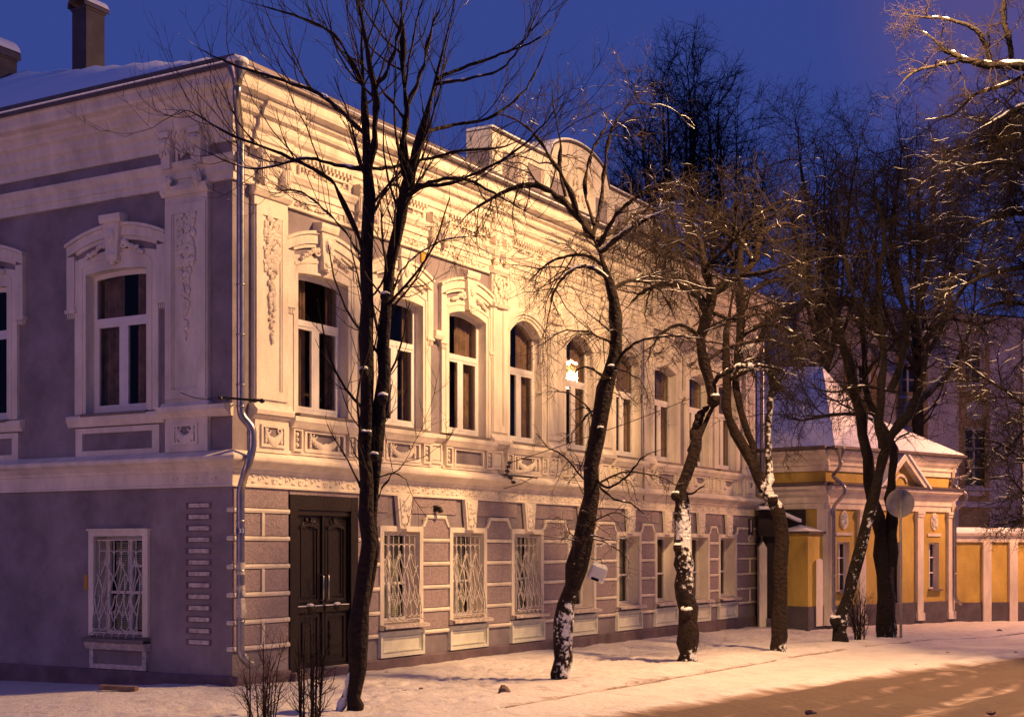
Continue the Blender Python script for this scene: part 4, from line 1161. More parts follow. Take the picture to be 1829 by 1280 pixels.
DROOP = (0, 0, -1.0)
t2 = [
 [(1000, 1208, 16, 0, .52), (1003, 1170, 15, 0, .45), (1008, 1110, 15.5, 0, .52), (1018, 1060, 16, 0, .38), (1032, 1000, 17, 0, .1), (1045, 930, 15, 0, 0), (1058, 850, 14, 0), (1068, 770, 14.5, 0, .05), (1080, 695, 15, 0), (1097, 645, 14, 0), (1102, 590, 11.5, 0), (1095, 540, 12, 0, .1), (1084, 490, 10, 0, .15), (1068, 445, 9.5, 0, .1), (1052, 415, 9, 0)],
 [(1055, 420, 8, 0), (1035, 390, 7, .1), (1000, 355, 6, .2), (960, 332, 5, .3), (910, 338, 4, .3), (850, 372, 2.5, .4), (800, 420, 1.5, .4)],
 [(1030, 385, 5, 0), (1018, 340, 4, -.2), (985, 285, 3.4, -.3), (950, 235, 2.6, -.4), (900, 205, 1.6, -.5), (860, 215, 1, -.5)],
 [(1010, 350, 4, .2), (1000, 300, 3.4, .3), (1000, 250, 2.6, .4), (990, 190, 1.8, .5), (985, 140, 1.2, .6)],
 [(1058, 425, 5, 0), (1072, 370, 4, .2), (1080, 300, 3.6, .3), (1090, 240, 2.8, .3), (1120, 190, 1.8, .4), (1150, 180, 1.2, .4)],
 [(1060, 400, 4, 0), (1045, 330, 3.2, .4), (1058, 270, 2.6, .5), (1085, 215, 1.8, .6), (1060, 180, 1.2, .7)],
 [(1070, 440, 5, 0), (1100, 385, 3.8, -.3), (1140, 350, 3, -.4), (1195, 325, 2, -.6)],
 [(1068, 430, 4.6, 0), (1105, 405, 3.6, .3), (1145, 378, 3, .5), (1200, 370, 2, .7)],
 [(1075, 450, 5, 0), (1110, 420, 4, -.5), (1150, 395, 3, -.8), (1195, 372, 1.8, -1)],
 [(1086, 500, 4.4, 0), (1060, 480, 3.4, -.4), (1025, 480, 2.8, -.6), (990, 520, 2, -.7), (975, 590, 1.2, -.8)],
 [(1080, 475, 4, 0), (1040, 455, 3.2, .5), (980, 470, 2.2, .8), (930, 520, 1.4, .9)],
 [(1090, 520, 4, 0), (1130, 500, 3, .5), (1180, 520, 2, .8), (1210, 580, 1.2, .9)],
 [(1102, 640, 3.4, 0), (1140, 610, 2.4, -.3), (1190, 600, 1.8, -.4), (1250, 600, 1, -.5)],
 [(1060, 850, 3, 0), (1085, 870, 2.4, -.3), (1120, 850, 2, -.4), (1150, 815, 1.4, -.5), (1190, 800, 1, -.5)],
 [(1064, 860, 2.6, 0), (1095, 890, 2, .2), (1130, 900, 1.6, .3), (1160, 930, 1, .3)],
 [(1090, 680, 2.6, 0), (1045, 655, 1.8, -.4), (1010, 680, 1, -.5)],
]
DENSE = lambda k=1.0, tr=(0, 0, -.5), L=1.0, rm=.0036, skip=(0,): [
    dict(src="limbs", dens=5.5 * k, L0=.5 * L, L1=1.7 * L, ang=(30, 85), trop=tr, wig=.20, N=9, t0=.35, rr=.5, rmin=rm * 1.3, sides=4, skip=skip, falloff=.35),
    dict(dens=11.0 * k, L0=.25 * L, L1=.85 * L, ang=(30, 85), trop=tr, wig=.26, N=6, rr=.6, rmin=rm, t0=.15),
    dict(dens=9.0 * k, L0=.10 * L, L1=.38 * L, ang=(30, 80), trop=(0, 0, 0), wig=.3, N=4, rr=.7, rmin=rm * .85, t0=.1)]
tree("street_tree", "leaning crooked tree with a white box hung on its trunk", 21.2, t2, DENSE(.85, (0, 0, -.8), 1.05, skip=(13, 14, 15)), 23, snow=.40, lobes=1, caps=((1072, 768, 7), (1092, 658, 7)))

t3 = [
 [(1231, 1178, 20, 0, .55), (1230, 1140, 17.5, 0, .35), (1228, 1090, 17, 0, .2), (1222, 1040, 16, 0, .45), (1221, 1000, 15.5, 0, .46), (1221, 955, 15.5, 0, .62), (1217, 905, 15, 0, .45), (1220, 870, 14, 0, .1), (1235, 810, 14, 0, .1), (1254, 765, 13, 0, .3), (1277, 722, 12, 0, .35)],
 [(1277, 728, 10, 0, .2), (1268, 690, 9.5, 0, .2), (1256, 645, 9, 0, .1), (1252, 610, 9, 0), (1264, 560, 9, 0), (1272, 520, 8, 0, .1), (1258, 480, 6.5, -.2), (1250, 430, 5, -.3), (1230, 380, 3, -.4)],
 [(1238, 830, 8, 0, .1), (1240, 780, 8, .15), (1250, 745, 8, .15), (1268, 722, 7, .15)],
 [(1270, 530, 7, 0, .2), (1295, 505, 7, 0, .2), (1325, 492, 6.5, 0, .2), (1350, 460, 5.5, .1, .2), (1360, 420, 4.5, .1), (1400, 398, 3.4, .2), (1440, 412, 2, .2)],
 [(1262, 560, 6, 0), (1240, 525, 5.5, -.3), (1200, 508, 4.6, -.5), (1150, 520, 3.2, -.7), (1110, 560, 1.8, -.8)],
 [(1262, 545, 5, 0), (1235, 500, 4.6, .4), (1215, 450, 3.6, .6), (1175, 420, 2.6, .8), (1130, 425, 1.6, 1)],
 [(1322, 492, 5, 0), (1370, 485, 4, -.4), (1420, 470, 2.6, -.7), (1460, 478, 1.6, -.9)],
 [(1345, 465, 4, 0), (1325, 430, 3.6, .5), (1290, 400, 2.6, .8), (1290, 360, 1.6, 1)],
 [(1258, 480, 4.4, -.2), (1300, 440, 3.6, -.7), (1340, 395, 2.8, -1), (1390, 360, 1.8, -1.2)],
 [(1255, 460, 4, -.2), (1210, 430, 3.2, -.6), (1170, 440, 2.2, -.8), (1120, 470, 1.4, -1)],
 [(1268, 690, 5, 0, .3), (1290, 668, 4.6, -.2, .4), (1325, 655, 4.2, -.4, .5), (1370, 655, 3.4, -.6, .5), (1420, 668, 2, -.8, .3)],
 [(1258, 650, 4, 0), (1290, 625, 3.4, .3), (1330, 612, 2.8, .5), (1385, 610, 2, .7), (1440, 640, 1.2, .8)],
 [(1250, 600, 4, 0), (1210, 580, 3, -.3), (1170, 610, 2, -.5), (1150, 660, 1.2, -.6)],
 [(1275, 560, 3.4, 0), (1310, 570, 3, .2), (1360, 560, 2.2, .3), (1400, 590, 1.3, .4)],
 [(1222, 880, 3, 0), (1238, 880, 2, -.2), (1262, 862, 1.3, -.3)],
]
tree("street_tree", "old tree with knotted trunk thickly plastered with snow at half height", 24.5, t3, DENSE(.98, (0, 0, -.5), 1.1, .004, skip=(0, 2, 14)), 31, twig="twig_dark", snow=.20, lobes=1, caps=((1226, 1095, 11), (1206, 885, 8), (1278, 712, 9), (1210, 978, 8)))

t4 = [
 [(1391, 1158, 14, 0, .55), (1393, 1130, 13, 0, .15), (1394, 1060, 12.5, 0, .05), (1396, 980, 12.5, 0), (1397, 930, 12, 0, .1), (1388, 905, 12.5, 0, .5), (1372, 880, 12, 0, .6), (1352, 845, 10, 0, .3), (1330, 800, 9.5, 0, .25), (1305, 755, 9, 0, .2), (1299, 715, 8, 0, .1), (1298, 640, 7.5, 0), (1302, 570, 7, 0), (1312, 500, 6, .1), (1310, 440, 4, .2)],
 [(1372, 880, 7.5, 0, .6), (1374, 830, 6.5, .1, .55), (1371, 780, 6, .1, .5), (1375, 730, 6, .1, .5), (1379, 680, 5, .1, .3), (1370, 620, 4, .2), (1385, 560, 3, .3)],
 [(1350, 840, 6.5, 0, .3), (1342, 790, 6, 0, .2), (1322, 730, 5.5, 0, .1), (1314, 680, 5.5, 0), (1318, 620, 6.5, 0), (1324, 560, 6.5, 0), (1322, 480, 6, 0), (1330, 420, 4, 0), (1350, 380, 3, 0)],
 [(1318, 640, 5, 0, .3), (1335, 622, 5, -.2, .7), (1360, 600, 4.4, -.4, .4), (1380, 560, 3, -.6), (1420, 540, 2, -.8)],
 [(1300, 680, 4, 0, .3), (1340, 660, 4, -.4, .6), (1380, 658, 3.4, -.6, .6), (1425, 672, 2, -.8, .4)],
 [(1324, 540, 4, 0), (1360, 510, 3.4, .4), (1400, 500, 2.4, .6), (1450, 520, 1.4, .8)],
 [(1322, 480, 4, 0), (1290, 440, 3, .5), (1260, 430, 2, .7)],
 [(1302, 570, 3.6, 0), (1270, 560, 3, -.5), (1230, 590, 1.8, -.7)],
 [(1326, 600, 3.6, 0), (1365, 580, 3, -.5), (1410, 590, 2, -.8), (1440, 620, 1.2, -.9)],
 [(1340, 390, 3, 0), (1380, 370, 2.4, -.3), (1410, 350, 1.6, -.5)],
]
tree("street_tree", "forked tree near the end of the house with snow filling its fork", 27.3, t4, DENSE(.78, (0, 0, -.3), 1.15, .0042), 47, twig="twig_dark", snow=.26, lobes=1, caps=((1380, 893, 10),))

t5 = [
 [(1503, 1143, 15, 0, .2), (1500, 1115, 14, 0, .45), (1510, 1085, 11, 0, .35), (1522, 1030, 11, 0, .4), (1538, 970, 10.5, 0, .42), (1552, 915, 10, 0, .42), (1566, 860, 9.5, 0, .2), (1578, 810, 9.5, 0, .1), (1592, 775, 9.5, 0, .1), (1620, 745, 8.5, .1, .25), (1640, 705, 8, .2, .2), (1650, 660, 7, .2), (1658, 600, 5.5, .3), (1650, 540, 4.5, .3)],
 [(1578, 800, 8, 0), (1570, 760, 8, -.1), (1572, 710, 7.5, -.2), (1578, 650, 7, -.2), (1572, 580, 6, -.3), (1570, 500, 5, -.3), (1580, 420, 4, -.4), (1560, 330, 2.6, -.4), (1570, 240, 1.5, -.5)],
 [(1590, 700, 6, .2), (1612, 640, 6, .3), (1620, 580, 5.5, .4), (1605, 510, 5, .5), (1590, 440, 4, .6), (1600, 360, 3, .6), (1610, 280, 2, .7), (1600, 200, 1.2, .8)],
 [(1655, 610, 4, .3), (1690, 560, 3.6, 0), (1730, 500, 3, -.3), (1760, 420, 2.2, -.5), (1770, 330, 1.4, -.6)],
 [(1645, 620, 4, .3), (1640, 540, 3.6, .9), (1660, 460, 3, 1.2), (1670, 370, 2.2, 1.4), (1680, 270, 1.4, 1.6)],
 [(1572, 600, 4, -.3), (1530, 540, 3.4, -.8), (1510, 460, 2.6, -1.1), (1500, 370, 1.8, -1.3), (1490, 280, 1.1, -1.4)],
 [(1658, 590, 3.4, .3), (1700, 570, 3, .6), (1750, 580, 2.2, .9), (1800, 560, 1.4, 1.1)],
 [(1600, 700, 3.4, 0), (1540, 690, 2.6, -.5), (1490, 700, 1.8, -.8), (1440, 690, 1.2, -1)],
]
tree("street_tree", "slanting tree whose trunk crosses in front of its upright neighbour near the shrub", 29.9, t5, DENSE(.78, (0, 0, 0), 1.45, .0048), 53, bark="bark_dark", twig="twig_dark", snow=.14, lobes=1, caps=((1492, 1108, 10),))
t6 = [
 [(1588, 1130, 18, 0, .42), (1586, 1095, 16, 0, .25), (1580, 1040, 15, 0), (1573, 980, 13.5, 0), (1565, 930, 12.5, 0), (1556, 880, 11.5, 0), (1549, 820, 11.5, 0), (1540, 760, 11, 0), (1530, 710, 10, 0), (1520, 660, 8.5, 0), (1504, 610, 7.5, 0), (1490, 560, 7, 0), (1484, 500, 6, 0), (1483, 430, 4.5, .1), (1470, 350, 3, .2), (1480, 260, 1.8, .3)],
 [(1592, 1010, 11, 0), (1593, 950, 11, .1, .05), (1590, 900, 10.5, .2), (1592, 850, 8, .2), (1596, 800, 7, .2), (1575, 760, 7, .3), (1548, 700, 6, .4), (1545, 640, 5.5, .4), (1540, 560, 5, .4), (1550, 470, 4, .5), (1530, 380, 3, .6), (1535, 280, 1.6, .7)],
 [(1500, 600, 5, 0), (1465, 560, 4.5, -.4), (1440, 500, 3.6, -.7), (1420, 420, 2.6, -1), (1400, 330, 1.6, -1.2)],
 [(1490, 560, 4.5, 0), (1450, 540, 3.6, .5), (1415, 560, 2.6, .8), (1380, 540, 1.4, 1)],
 [(1484, 480, 4.2, 0), (1510, 420, 3.4, .6), (1520, 340, 2.4, .9), (1540, 230, 1.4, 1.1)],
 [(1483, 440, 4, 0), (1450, 380, 3, .6), (1430, 300, 2, .9), (1425, 220, 1.2, 1)],
 [(1536, 740, 4, 0), (1490, 740, 3, -.5), (1430, 750, 2, -.8), (1390, 740, 1.2, -1)],
 [(1530, 700, 4, 0), (1560, 650, 3.4, -.6), (1600, 610, 2.4, -1), (1640, 540, 1.6, -1.3)],
]
tree("street_tree", "thick dark upright tree standing next to the round sign on its post", 32.3, t6, DENSE(.78, (0, 0, .1), 1.5, .005), 59, bark="bark_dark", twig="twig_dark", snow=.08, lobes=1)

# the tree whose boughs hang in from the right edge, close to the street light
t7 = [
 [(1990, 1190, 24, 0, .2), (1985, 1080, 24, 0), (1975, 900, 22, 0), (1965, 700, 20, 0), (1960, 500, 17, 0), (1955, 300, 13, 0), (1940, 100, 9, 0), (1930, -60, 6, 0)],
 [(1955, 130, 9, 0), (1900, 128, 8, -.2), (1850, 122, 7.5, -.3), (1790, 116, 6.5, -.4), (1740, 112, 5.5, -.5), (1705, 98, 4.5, -.6), (1685, 88, 3, -.6), (1655, 60, 2, -.7), (1620, 50, 1.2, -.7)],
 [(1770, 112, 4, -.4), (1755, 70, 4, -.5), (1738, 50, 3.4, -.6), (1690, 34, 2.4, -.7), (1640, 30, 1.8, -.8), (1590, 20, 1, -.8)],
 [(1806, 115, 5, -.4), (1802, 70, 4.6, -.5), (1792, 30, 4.4, -.6), (1795, -30, 3.5, -.7)],
 [(1715, 108, 3, -.5), (1670, 118, 2.6, -.7), (1630, 130, 2, -.8), (1600, 160, 1.2, -.9)],
 [(1850, 122, 4, -.3), (1800, 150, 3.4, .1), (1740, 170, 2.6, .4), (1700, 205, 1.8, .6), (1640, 215, 1.1, .7)],
 [(1958, 330, 9, 0), (1890, 270, 7, .3), (1840, 250, 5.6, .6), (1780, 250, 4.2, .8), (1710, 270, 2.6, 1), (1660, 300, 1.4, 1.1)],
 [(1958, 400, 9, 0), (1890, 350, 7, -.4), (1830, 300, 5.4, -.7), (1770, 290, 3.8, -.9), (1700, 320, 2.2, -1.1)],
 [(1960, 470, 9, 0), (1880, 400, 7, .4), (1820, 380, 5.6, .7), (1750, 400, 3.8, .9), (1680, 440, 2.2, 1.1)],
 [(1960, 540, 8, 0), (1880, 480, 6.4, -.4), (1810, 480, 4.6, -.6), (1740, 500, 2.8, -.8), (1690, 540, 1.6, -.9)],
 [(1962, 300, 8, 0), (1880, 200, 6, -.2), (1830, 190, 4.6, -.4), (1780, 215, 2.8, -.6), (1730, 240, 1.6, -.7)],
 [(1964, 640, 7, 0), (1880, 560, 5.4, .3), (1800, 540, 3.8, .5), (1730, 560, 2.2, .6)],
 [(1968, 800, 5, 0), (1880, 760, 4, -.3), (1800, 700, 3, -.5), (1740, 660, 2, -.6), (1720, 600, 1.2, -.7)],
 [(1970, 900, 4, 0), (1880, 860, 3.4, .2), (1800, 800, 2.4, .3), (1750, 780, 1.4, .4)],
 [(1975, 980, 4, 0), (1880, 930, 3, -.3), (1820, 870, 2, -.4), (1790, 830, 1.2, -.5)],
]
for i in range(1, 6):                            # the upper boughs lean out towards the street light
    ramp = (0, -1.3, -2.1) if i == 1 else (-2.2,)
    t7[i] = [(p[0], p[1], p[2], p[3] + (ramp[k] if k < len(ramp) else -2.6)) for k, p in enumerate(t7[i])]
g7 = DENSE(1.7, (0, 0, -.35), 1.12, .0038)
g7[0]["t0"] = .12; g7[0]["dens"] = 7.0; g7[0]["skip"] = (0, 1, 2, 3, 4, 5)
h7 = DENSE(1.25, (0, 0, -.2), .62, .0032); h7[0]["t0"] = .05; h7[0]["skip"] = (0,) + tuple(range(6, 15)); g7 = g7 + h7
tree("overhanging_tree", "tree at the right edge whose snow lined boughs reach in over the road", 26.0, t7, g7, 71, bark="bark_dark", twig="twig_dark", snow=.42)

# distant trees behind the house
def far_tree(label, px, D, py_top, spread, seed, n=9, k=1.0, lean=0, yb=560):
    rg = random.Random(seed); limbs = []
    limbs.append([(px, HY + 40, 13, 0), (px + lean * .3, yb + 120, 10, 0), (px + lean * .6, yb, 6, 0), (px + lean, (yb + py_top) / 2, 3.5, 0), (px + lean * 1.3, py_top + 20, 2, 0)])
    for i in range(n):
        s = -1 + 2 * (i + .5) / n; s += rg.uniform(-.1, .1)
        y0 = yb + rg.uniform(-60, 110); top = py_top + abs(s) ** 1.5 * (yb - py_top) * .55 + rg.uniform(0, 60)
        x1 = px + s * spread
        limbs.append([(px + lean * .5, y0, 4.5, 0), (px + s * spread * .58, y0 - (y0 - top) * .22, 3.8, s * 1.5 + rg.uniform(-2, 2)), (px + s * spread * .90, y0 - (y0 - top) * .5, 2.8, rg.uniform(-3, 3)), (x1, y0 - (y0 - top) * .78, 1.8, rg.uniform(-3, 3)), (x1 + rg.uniform(-15, 15), top, 1.2, rg.uniform(-3, 3))])
    return tree("bare_tree", label, D, limbs, [
        dict(src="limbs", dens=2.0 * k, L0=1.2, L1=4.2, ang=(25, 65), trop=(0, 0, .25), wig=.19, N=9, t0=.35, rr=.5, rmin=.022, sides=4, falloff=.4),
        dict(dens=2.6 * k, L0=.6, L1=2.0, ang=(25, 75), trop=(0, 0, .2), wig=.22, N=6, rr=.6, rmin=.012, t0=.15),
        dict(dens=3.0 * k, L0=.3, L1=1.1, ang=(25, 70), trop=(0, 0, .4), wig=.2, N=4, rr=.7, rmin=.0075, t0=.1)],
        seed, bark="bark_dark", twig="twig_dark", snow_parts=False, cat="tree")
far_tree("big bare dark tree rising behind the house roof right of the curved parapet", 1228, 62, 88, 146, 5, 16, 1.15, lean=10, yb=530)
far_tree("bare tree with fine upright shoots in the distance left of the far chimney", 1472, 52, 260, 62, 8, 8, .8, yb=620)
far_tree("bare tree rising over the far pale building at the right", 1640, 54, 235, 110, 9, 10, .8, yb=620)

# shrubs ------------------------------------------------------------------------
def shrub(label, px, D, py0, tops, seed, h, rpx=1.6, dens=5, L=.4):
    limbs = []
    rg = random.Random(seed)
    for (x, y) in tops:
        x0 = px + rg.uniform(-8, 8) + (x - px) * .4; mx_ = x0 + (x - x0) * rg.uniform(.25, .6)
        limbs.append([(x0, py0, rpx * .8, rg.uniform(-.1, .1)), ((x0 * 2 + mx_) / 3, py0 + (y - py0) * .35, rpx * .7, rg.uniform(-.15, .15)), (mx_, py0 + (y - py0) * .7, rpx * .5, rg.uniform(-.2, .2)), (x, y, rpx * .3, rg.uniform(-.3, .3))])
    return tree("bare_shrub", label, D, limbs, [
        dict(src="limbs", dens=dens * 2.2, L0=.12 * L / .4, L1=.5 * L / .4, ang=(20, 60), trop=(0, 0, .7), wig=.18, N=6, t0=.2, rr=.6, rmin=.0024, sides=4),
        dict(dens=dens * 2.2, L0=.06, L1=.22, ang=(25, 60), trop=(0, 0, .3), wig=.15, N=4, rr=.7, rmin=.0018, t0=.1)],
        seed, twig="twig_red" if "reddish" in label else "twig", snow_parts=False, cat="shrub")
shrub("reddish bare shrub in front of the house corner", 462, 15.6, 1290, [(432, 1190), (445, 1160), (470, 1150), (490, 1130), (510, 1150), (428, 1220), (500, 1180), (530, 1190), (455, 1200), (480, 1180), (520, 1130), (470, 1110)], 3, 1, dens=5.5)
shrub("dark bare sapling in front of the house door", 548, 15.8, 1288, [(545, 1110), (560, 1090), (530, 1120), (575, 1100), (590, 1140), (520, 1160), (553, 1060), (600, 1110), (540, 1180)], 4, 1, rpx=2.6, dens=5)
shrub("low bare bush between the slanting and the upright tree", 1532, 30.6, 1136, [(1510, 1080), (1520, 1060), (1535, 1045), (1548, 1055), (1555, 1075), (1528, 1070), (1545, 1070), (1518, 1095)], 6, 1, dens=6, L=.5)

# ------------------------------------------------------------------ yellow gatehouse
def frame_of(p0, p1):
    d = Vector((p1[0] - p0[0], p1[1] - p0[1], 0)); Ln = d.length; d.normalize()
    n = Vector((d.y, -d.x, 0))                  # outward, towards the street
    if n.y > 0: n = -n
    return (lambda a, dd_, z: (p0[0] + d.x * a + n.x * dd_, p0[1] + d.y * a + n.y * dd_, z)), Ln
KX = (8.28, 37.0); RX = (12.75, 40.7); LX = (6.15, 38.65)
gh = thing("gatehouse", "low yellow corner lodge with white pilasters, small pediment and steep snowy roof", "building", (KX[0], KX[1], 0))
o0 = Vector((KX[0], KX[1], 0))
def loc(F): return lambda a, d_, z: tuple(Vector(F(a, d_, z)) - o0)
Ff, LF = frame_of(KX, RX); Ff = loc(Ff)
Fs, LS = frame_of(KX, LX); Fs = loc(Fs)
F_r, LR = frame_of(RX, (RX[0] + .3, RX[1] + 6)); F_r = loc(F_r)
w = MB(Ff)
wins = [(0.50, 1.02), (LF - 1.12, LF - .62)]
holes = [(a, b_, .78, 2.10) for a, b_ in wins] + [(LF / 2 - .42, LF / 2 + .42, .1, 2.1)]
wall_sheet(w, Ff, 0, LF, -.3, 4.6, holes, .22, 0, 1)
wall_sheet(w, Fs, 0, LS, -.3, 4.6, [], .2, 0, 1)
wall_sheet(w, F_r, 0, LR, -.3, 4.6, [], .2, 0, 1)
w.build("wall", ["yellow_stucco", "white_stucco"], gh)
w = MB(Ff)
for F_, Ln in ((Ff, LF), (Fs, LS), (F_r, LR)):
    w.F = F_; w.run([(0, -.3), (.05, -.3), (.05, .40), (0, .42)], .0, Ln)
w.build("plinth", "grey_plinth", gh)
w = MB(Ff)
for F_, Ln in ((Ff, LF), (Fs, LS), (F_r, LR)):
    w.F = F_
    w.run([(0, 2.98), (.05, 2.98), (.05, 3.12), (.08, 3.14), (.08, 3.28), (.16, 3.36), (.20, 3.44), (.30, 3.50), (.32, 3.58), (0, 3.60)], -.12, Ln + .12)
    w.run([(0, 3.98), (.05, 3.98), (.05, 4.10), (.09, 4.14), (.09, 4.22), (.16, 4.30), (.20, 4.38), (.30, 4.46), (.32, 4.52), (0, 4.54)], -.12, Ln + .12)
w.build("cornice", "white_stucco", gh)
w = MB(Ff)
for F_, Ln in ((Ff, LF), (Fs, LS), (F_r, LR)):
    w.F = F_
    w.run([(0, 3.602), (.33, 3.585), (.37, 3.60), (.37, 3.64), (0, 3.70)], -.15, Ln + .15)
    w.run([(0, 4.542), (.36, 4.53), (.42, 4.55), (.42, 4.62), (0, 4.60)], -.17, Ln + .17)
w.build("gutter", "roof_metal", gh)
for a0, a1 in ((-.04, .22), (1.35, 1.63), (LF - 1.78, LF - 1.50), (LF - .26, LF + .04)):
    w = MB(Ff); w.fbox(a0, a1, 0, .09, -.1, 2.98); w.fbox(a0 - .03, a1 + .03, 0, .12, -.1, .12); w.fbox(a0 - .02, a1 + .02, .0, .115, 2.82, 2.88)
    w.fbox(a0 - .03, a1 + .03, 0, .13, 2.90, 2.979); w.build("pilaster", "white_stucco", gh)
w = MB(Fs); w.fbox(-.02, .22, 0, .07, -.1, 2.98); w.build("pilaster", "white_stucco", gh)
for a, b_ in wins:
    w = MB(Ff); w.frame(a, b_, .78, 2.10, .045, -.2, -.15); c = (a + b_) / 2
    w.fbox(c - .018, c + .018, -.2, -.145, .825, 2.055)
    for z in (1.22, 1.66): w.fbox(a + .045, c - .018, -.2, -.147, z, z + .035); w.fbox(c + .018, b_ - .045, -.2, -.147, z, z + .035)
    f = w.build("window", "white_paint", gh)
    w = MB(Ff); w.add([Ff(a + .03, -.18, .8), Ff(b_ - .03, -.18, .8), Ff(b_ - .03, -.18, 2.08), Ff(a + .03, -.18, 2.08)], [(0, 1, 2, 3)]); w.build("pane", "far_glass", f)
    w = MB(Ff); w.run([(-.15, .75), (.10, .72), (.11, .74), (.11, .77), (-.15, .79)], a - .05, b_ + .08); w.build("sill", "sill_metal", f)
    w = MB(Ff); w.fbox(a - .08, b_ + .08, 0, .03, 2.28, 2.36)
    w.prism([(c + .17 * math.cos(q * math.pi / 9), 2.70 + .25 * math.sin(q * math.pi / 9)) for q in range(18)], 0, .03)
    w.build("medallion", "white_stucco", gh)
    w = MB(Ff); lumps(w, c - .11, c + .11, 2.54, 2.86, .03, 26, .05); w.build("relief", "white_panel", gh)
w = MB(Ff); w.fbox(LF / 2 - .42, LF / 2 + .42, -.2, -.12, .1, 2.1); w.frame(LF / 2 - .40, LF / 2 - .02, .2, 2.0, .07, -.12, -.1); w.frame(LF / 2 + .02, LF / 2 + .40, .2, 2.0, .07, -.12, -.1); w.build("door", "door_wood", gh)
# pediment
c = LF * .535; hw = 1.05
w = MB(Ff)
w.prism([(c - hw, 3.60), (c + hw, 3.60), (c, 4.50)], -.1, .14)
w.build("pediment", "yellow_stucco", gh)
w = MB(Ff)
for s in (-1, 1):
    w.prism([(c + s * (hw + .1), 3.60), (c + s * (hw - .13), 3.60), (c, 4.36), (c, 4.56)], .10, .34)
w.fbox(c - hw, c + hw, .14, .2, 3.60, 3.66)
w.band([c + x for x in lin(-.28, .28, 9)], [3.68 + .24 * math.sqrt(max(0, 1 - (x / .285) ** 2)) for x in lin(-.28, .28, 9)], [3.70 + .30 * math.sqrt(max(0, 1 - (x / .31) ** 2)) for x in lin(-.28, .28, 9)], .12, .18)
pe = w.build("pediment_cornice", "white_stucco", gh)
w = MB(Ff)
for s in (-1, 1):
    w.prism([(c + s * (hw + .14), 3.61), (c + s * (hw + .08), 3.60), (c, 4.562), (c, 4.64)], .05, .38)
w.build("pediment_snow", "snow", gh)
# roof: hipped, with a ridge running back to the left
w = MB()
def at(F_, a, d_, z): return F_(a, d_, z)
e1 = at(Fs, LS, .42, 4.6); e2 = at(Ff, -.16, .42, 4.6); e3 = at(Ff, LF + .17, .42, 4.6); e4 = at(F_r, LR, .42, 4.6)
apex = tuple(Vector(PT(1469, 655, 41.5)) - o0); ap2 = tuple(Vector(PT(1340, 655, 42.3)) - o0)
apR = tuple(Vector(PT(1540, 735, 42.8)) - o0); back = (4.8, 10, 4.6); backl = (-5.8, 9, 4.6)
w.add([e1, e2, apex, ap2, e3, apR, e4, back, backl], [(0, 1, 2, 3), (1, 4, 5, 2), (4, 6, 7, 5), (3, 2, 5, 7, 8)])
w.build("roof_snow", "snow", gh)
w = MB(); w.F = lambda a, d_, z: (a, d_, z)
pipe([Vector(at(Ff, .02, .46, 4.25)), Vector(at(Ff, .08, .40, 4.05)), Vector(at(Ff, .12, .12, 3.85)), Vector(at(Ff, .22, .44, 3.55)), Vector(at(Ff, .22, .44, 3.35)), Vector(at(Ff, .12, .16, 3.05)), Vector(at(Ff, .12, .16, .3)), Vector(at(Ff, .2, .3, .15))], .05, gh, rings=(2.2, 1.2))
pipe([Vector(at(Ff, LF + .35, .40, 4.2)), Vector(at(Ff, LF + .3, .35, 4.05)), Vector(at(Ff, LF - .06, .12, 3.95)), Vector(at(Ff, LF - .06, .12, 3.75)), Vector(at(Ff, LF + .25, .36, 3.5)), Vector(at(Ff, LF + .2, .36, 3.3)), Vector(at(Ff, LF - .02, .14, 3.05)), Vector(at(Ff, LF - .02, .14, .5)), Vector(at(Ff, LF + .06, .3, .3))], .045, gh, rings=(2.2, 1.2))

# yellow annex with snow on top, between the gate and the lodge
A_0 = PT(1381, 1108, 37.4); A_1 = PT(1443, 1110, 36.3); A_2 = PT(1474, 1106, 37.1)
ax = thing("yellow_annex", "low yellow lean-to with grey foot and snowy slab roof beside the dark gate", "outbuilding", (A_0[0], A_0[1], 0))
o1 = Vector((A_0[0], A_0[1], 0))
def poly_block(mb, pts, z0, z1, m=0):
    n = len(pts); vs = [(p[0] - o1.x, p[1] - o1.y, z0) for p in pts] + [(p[0] - o1.x, p[1] - o1.y, z1) for p in pts]
    mb.add(vs, [tuple(range(n)), tuple(range(n, 2 * n))] + [(i, (i + 1) % n, n + (i + 1) % n, n + i) for i in range(n)], m)
poly = [A_0[:2], A_1[:2], A_2[:2], A_2[:2] + [0, 2], A_0[:2] + [0, 2]]
w = MB(); poly_block(w, poly, .42, 2.32); w.build("wall", "yellow_stucco", ax)
cen = sum(poly) / 5
big = [cen + (p - cen) * 1.03 for p in poly]
w = MB(); poly_block(w, big, -.3, .42); w.build("plinth", "grey_plinth", ax)
big = [cen + (p - cen) * 1.08 for p in poly]
w = MB(); poly_block(w, big, 2.32, 2.38); w.build("roof_edge", "roof_metal", ax)
w = MB(); n = 5
vs = [(p[0] - o1.x, p[1] - o1.y, 2.381) for p in big] + [((cen + (p - cen) * .35)[0] - o1.x, (cen + (p - cen) * .35)[1] - o1.y + .5, 2.66) for p in big]
w.add(vs, [(i, (i + 1) % n, n + (i + 1) % n, n + i) for i in range(n)] + [tuple(range(n, 2 * n))]); w.build("roof_snow", "snow", ax)
w = MB()
w.F = lambda a, d_, z: (A_1[0] - o1.x + (A_2[0] - A_1[0]) * a, A_1[1] - o1.y + (A_2[1] - A_1[1]) * a - d_, z)
w.prism([(.42, -.1), (.80, -.1), (.80, 1.62), (.61, 1.68), (.42, 1.62)], 0, .12); w.build("buttress", "white_stucco", ax)

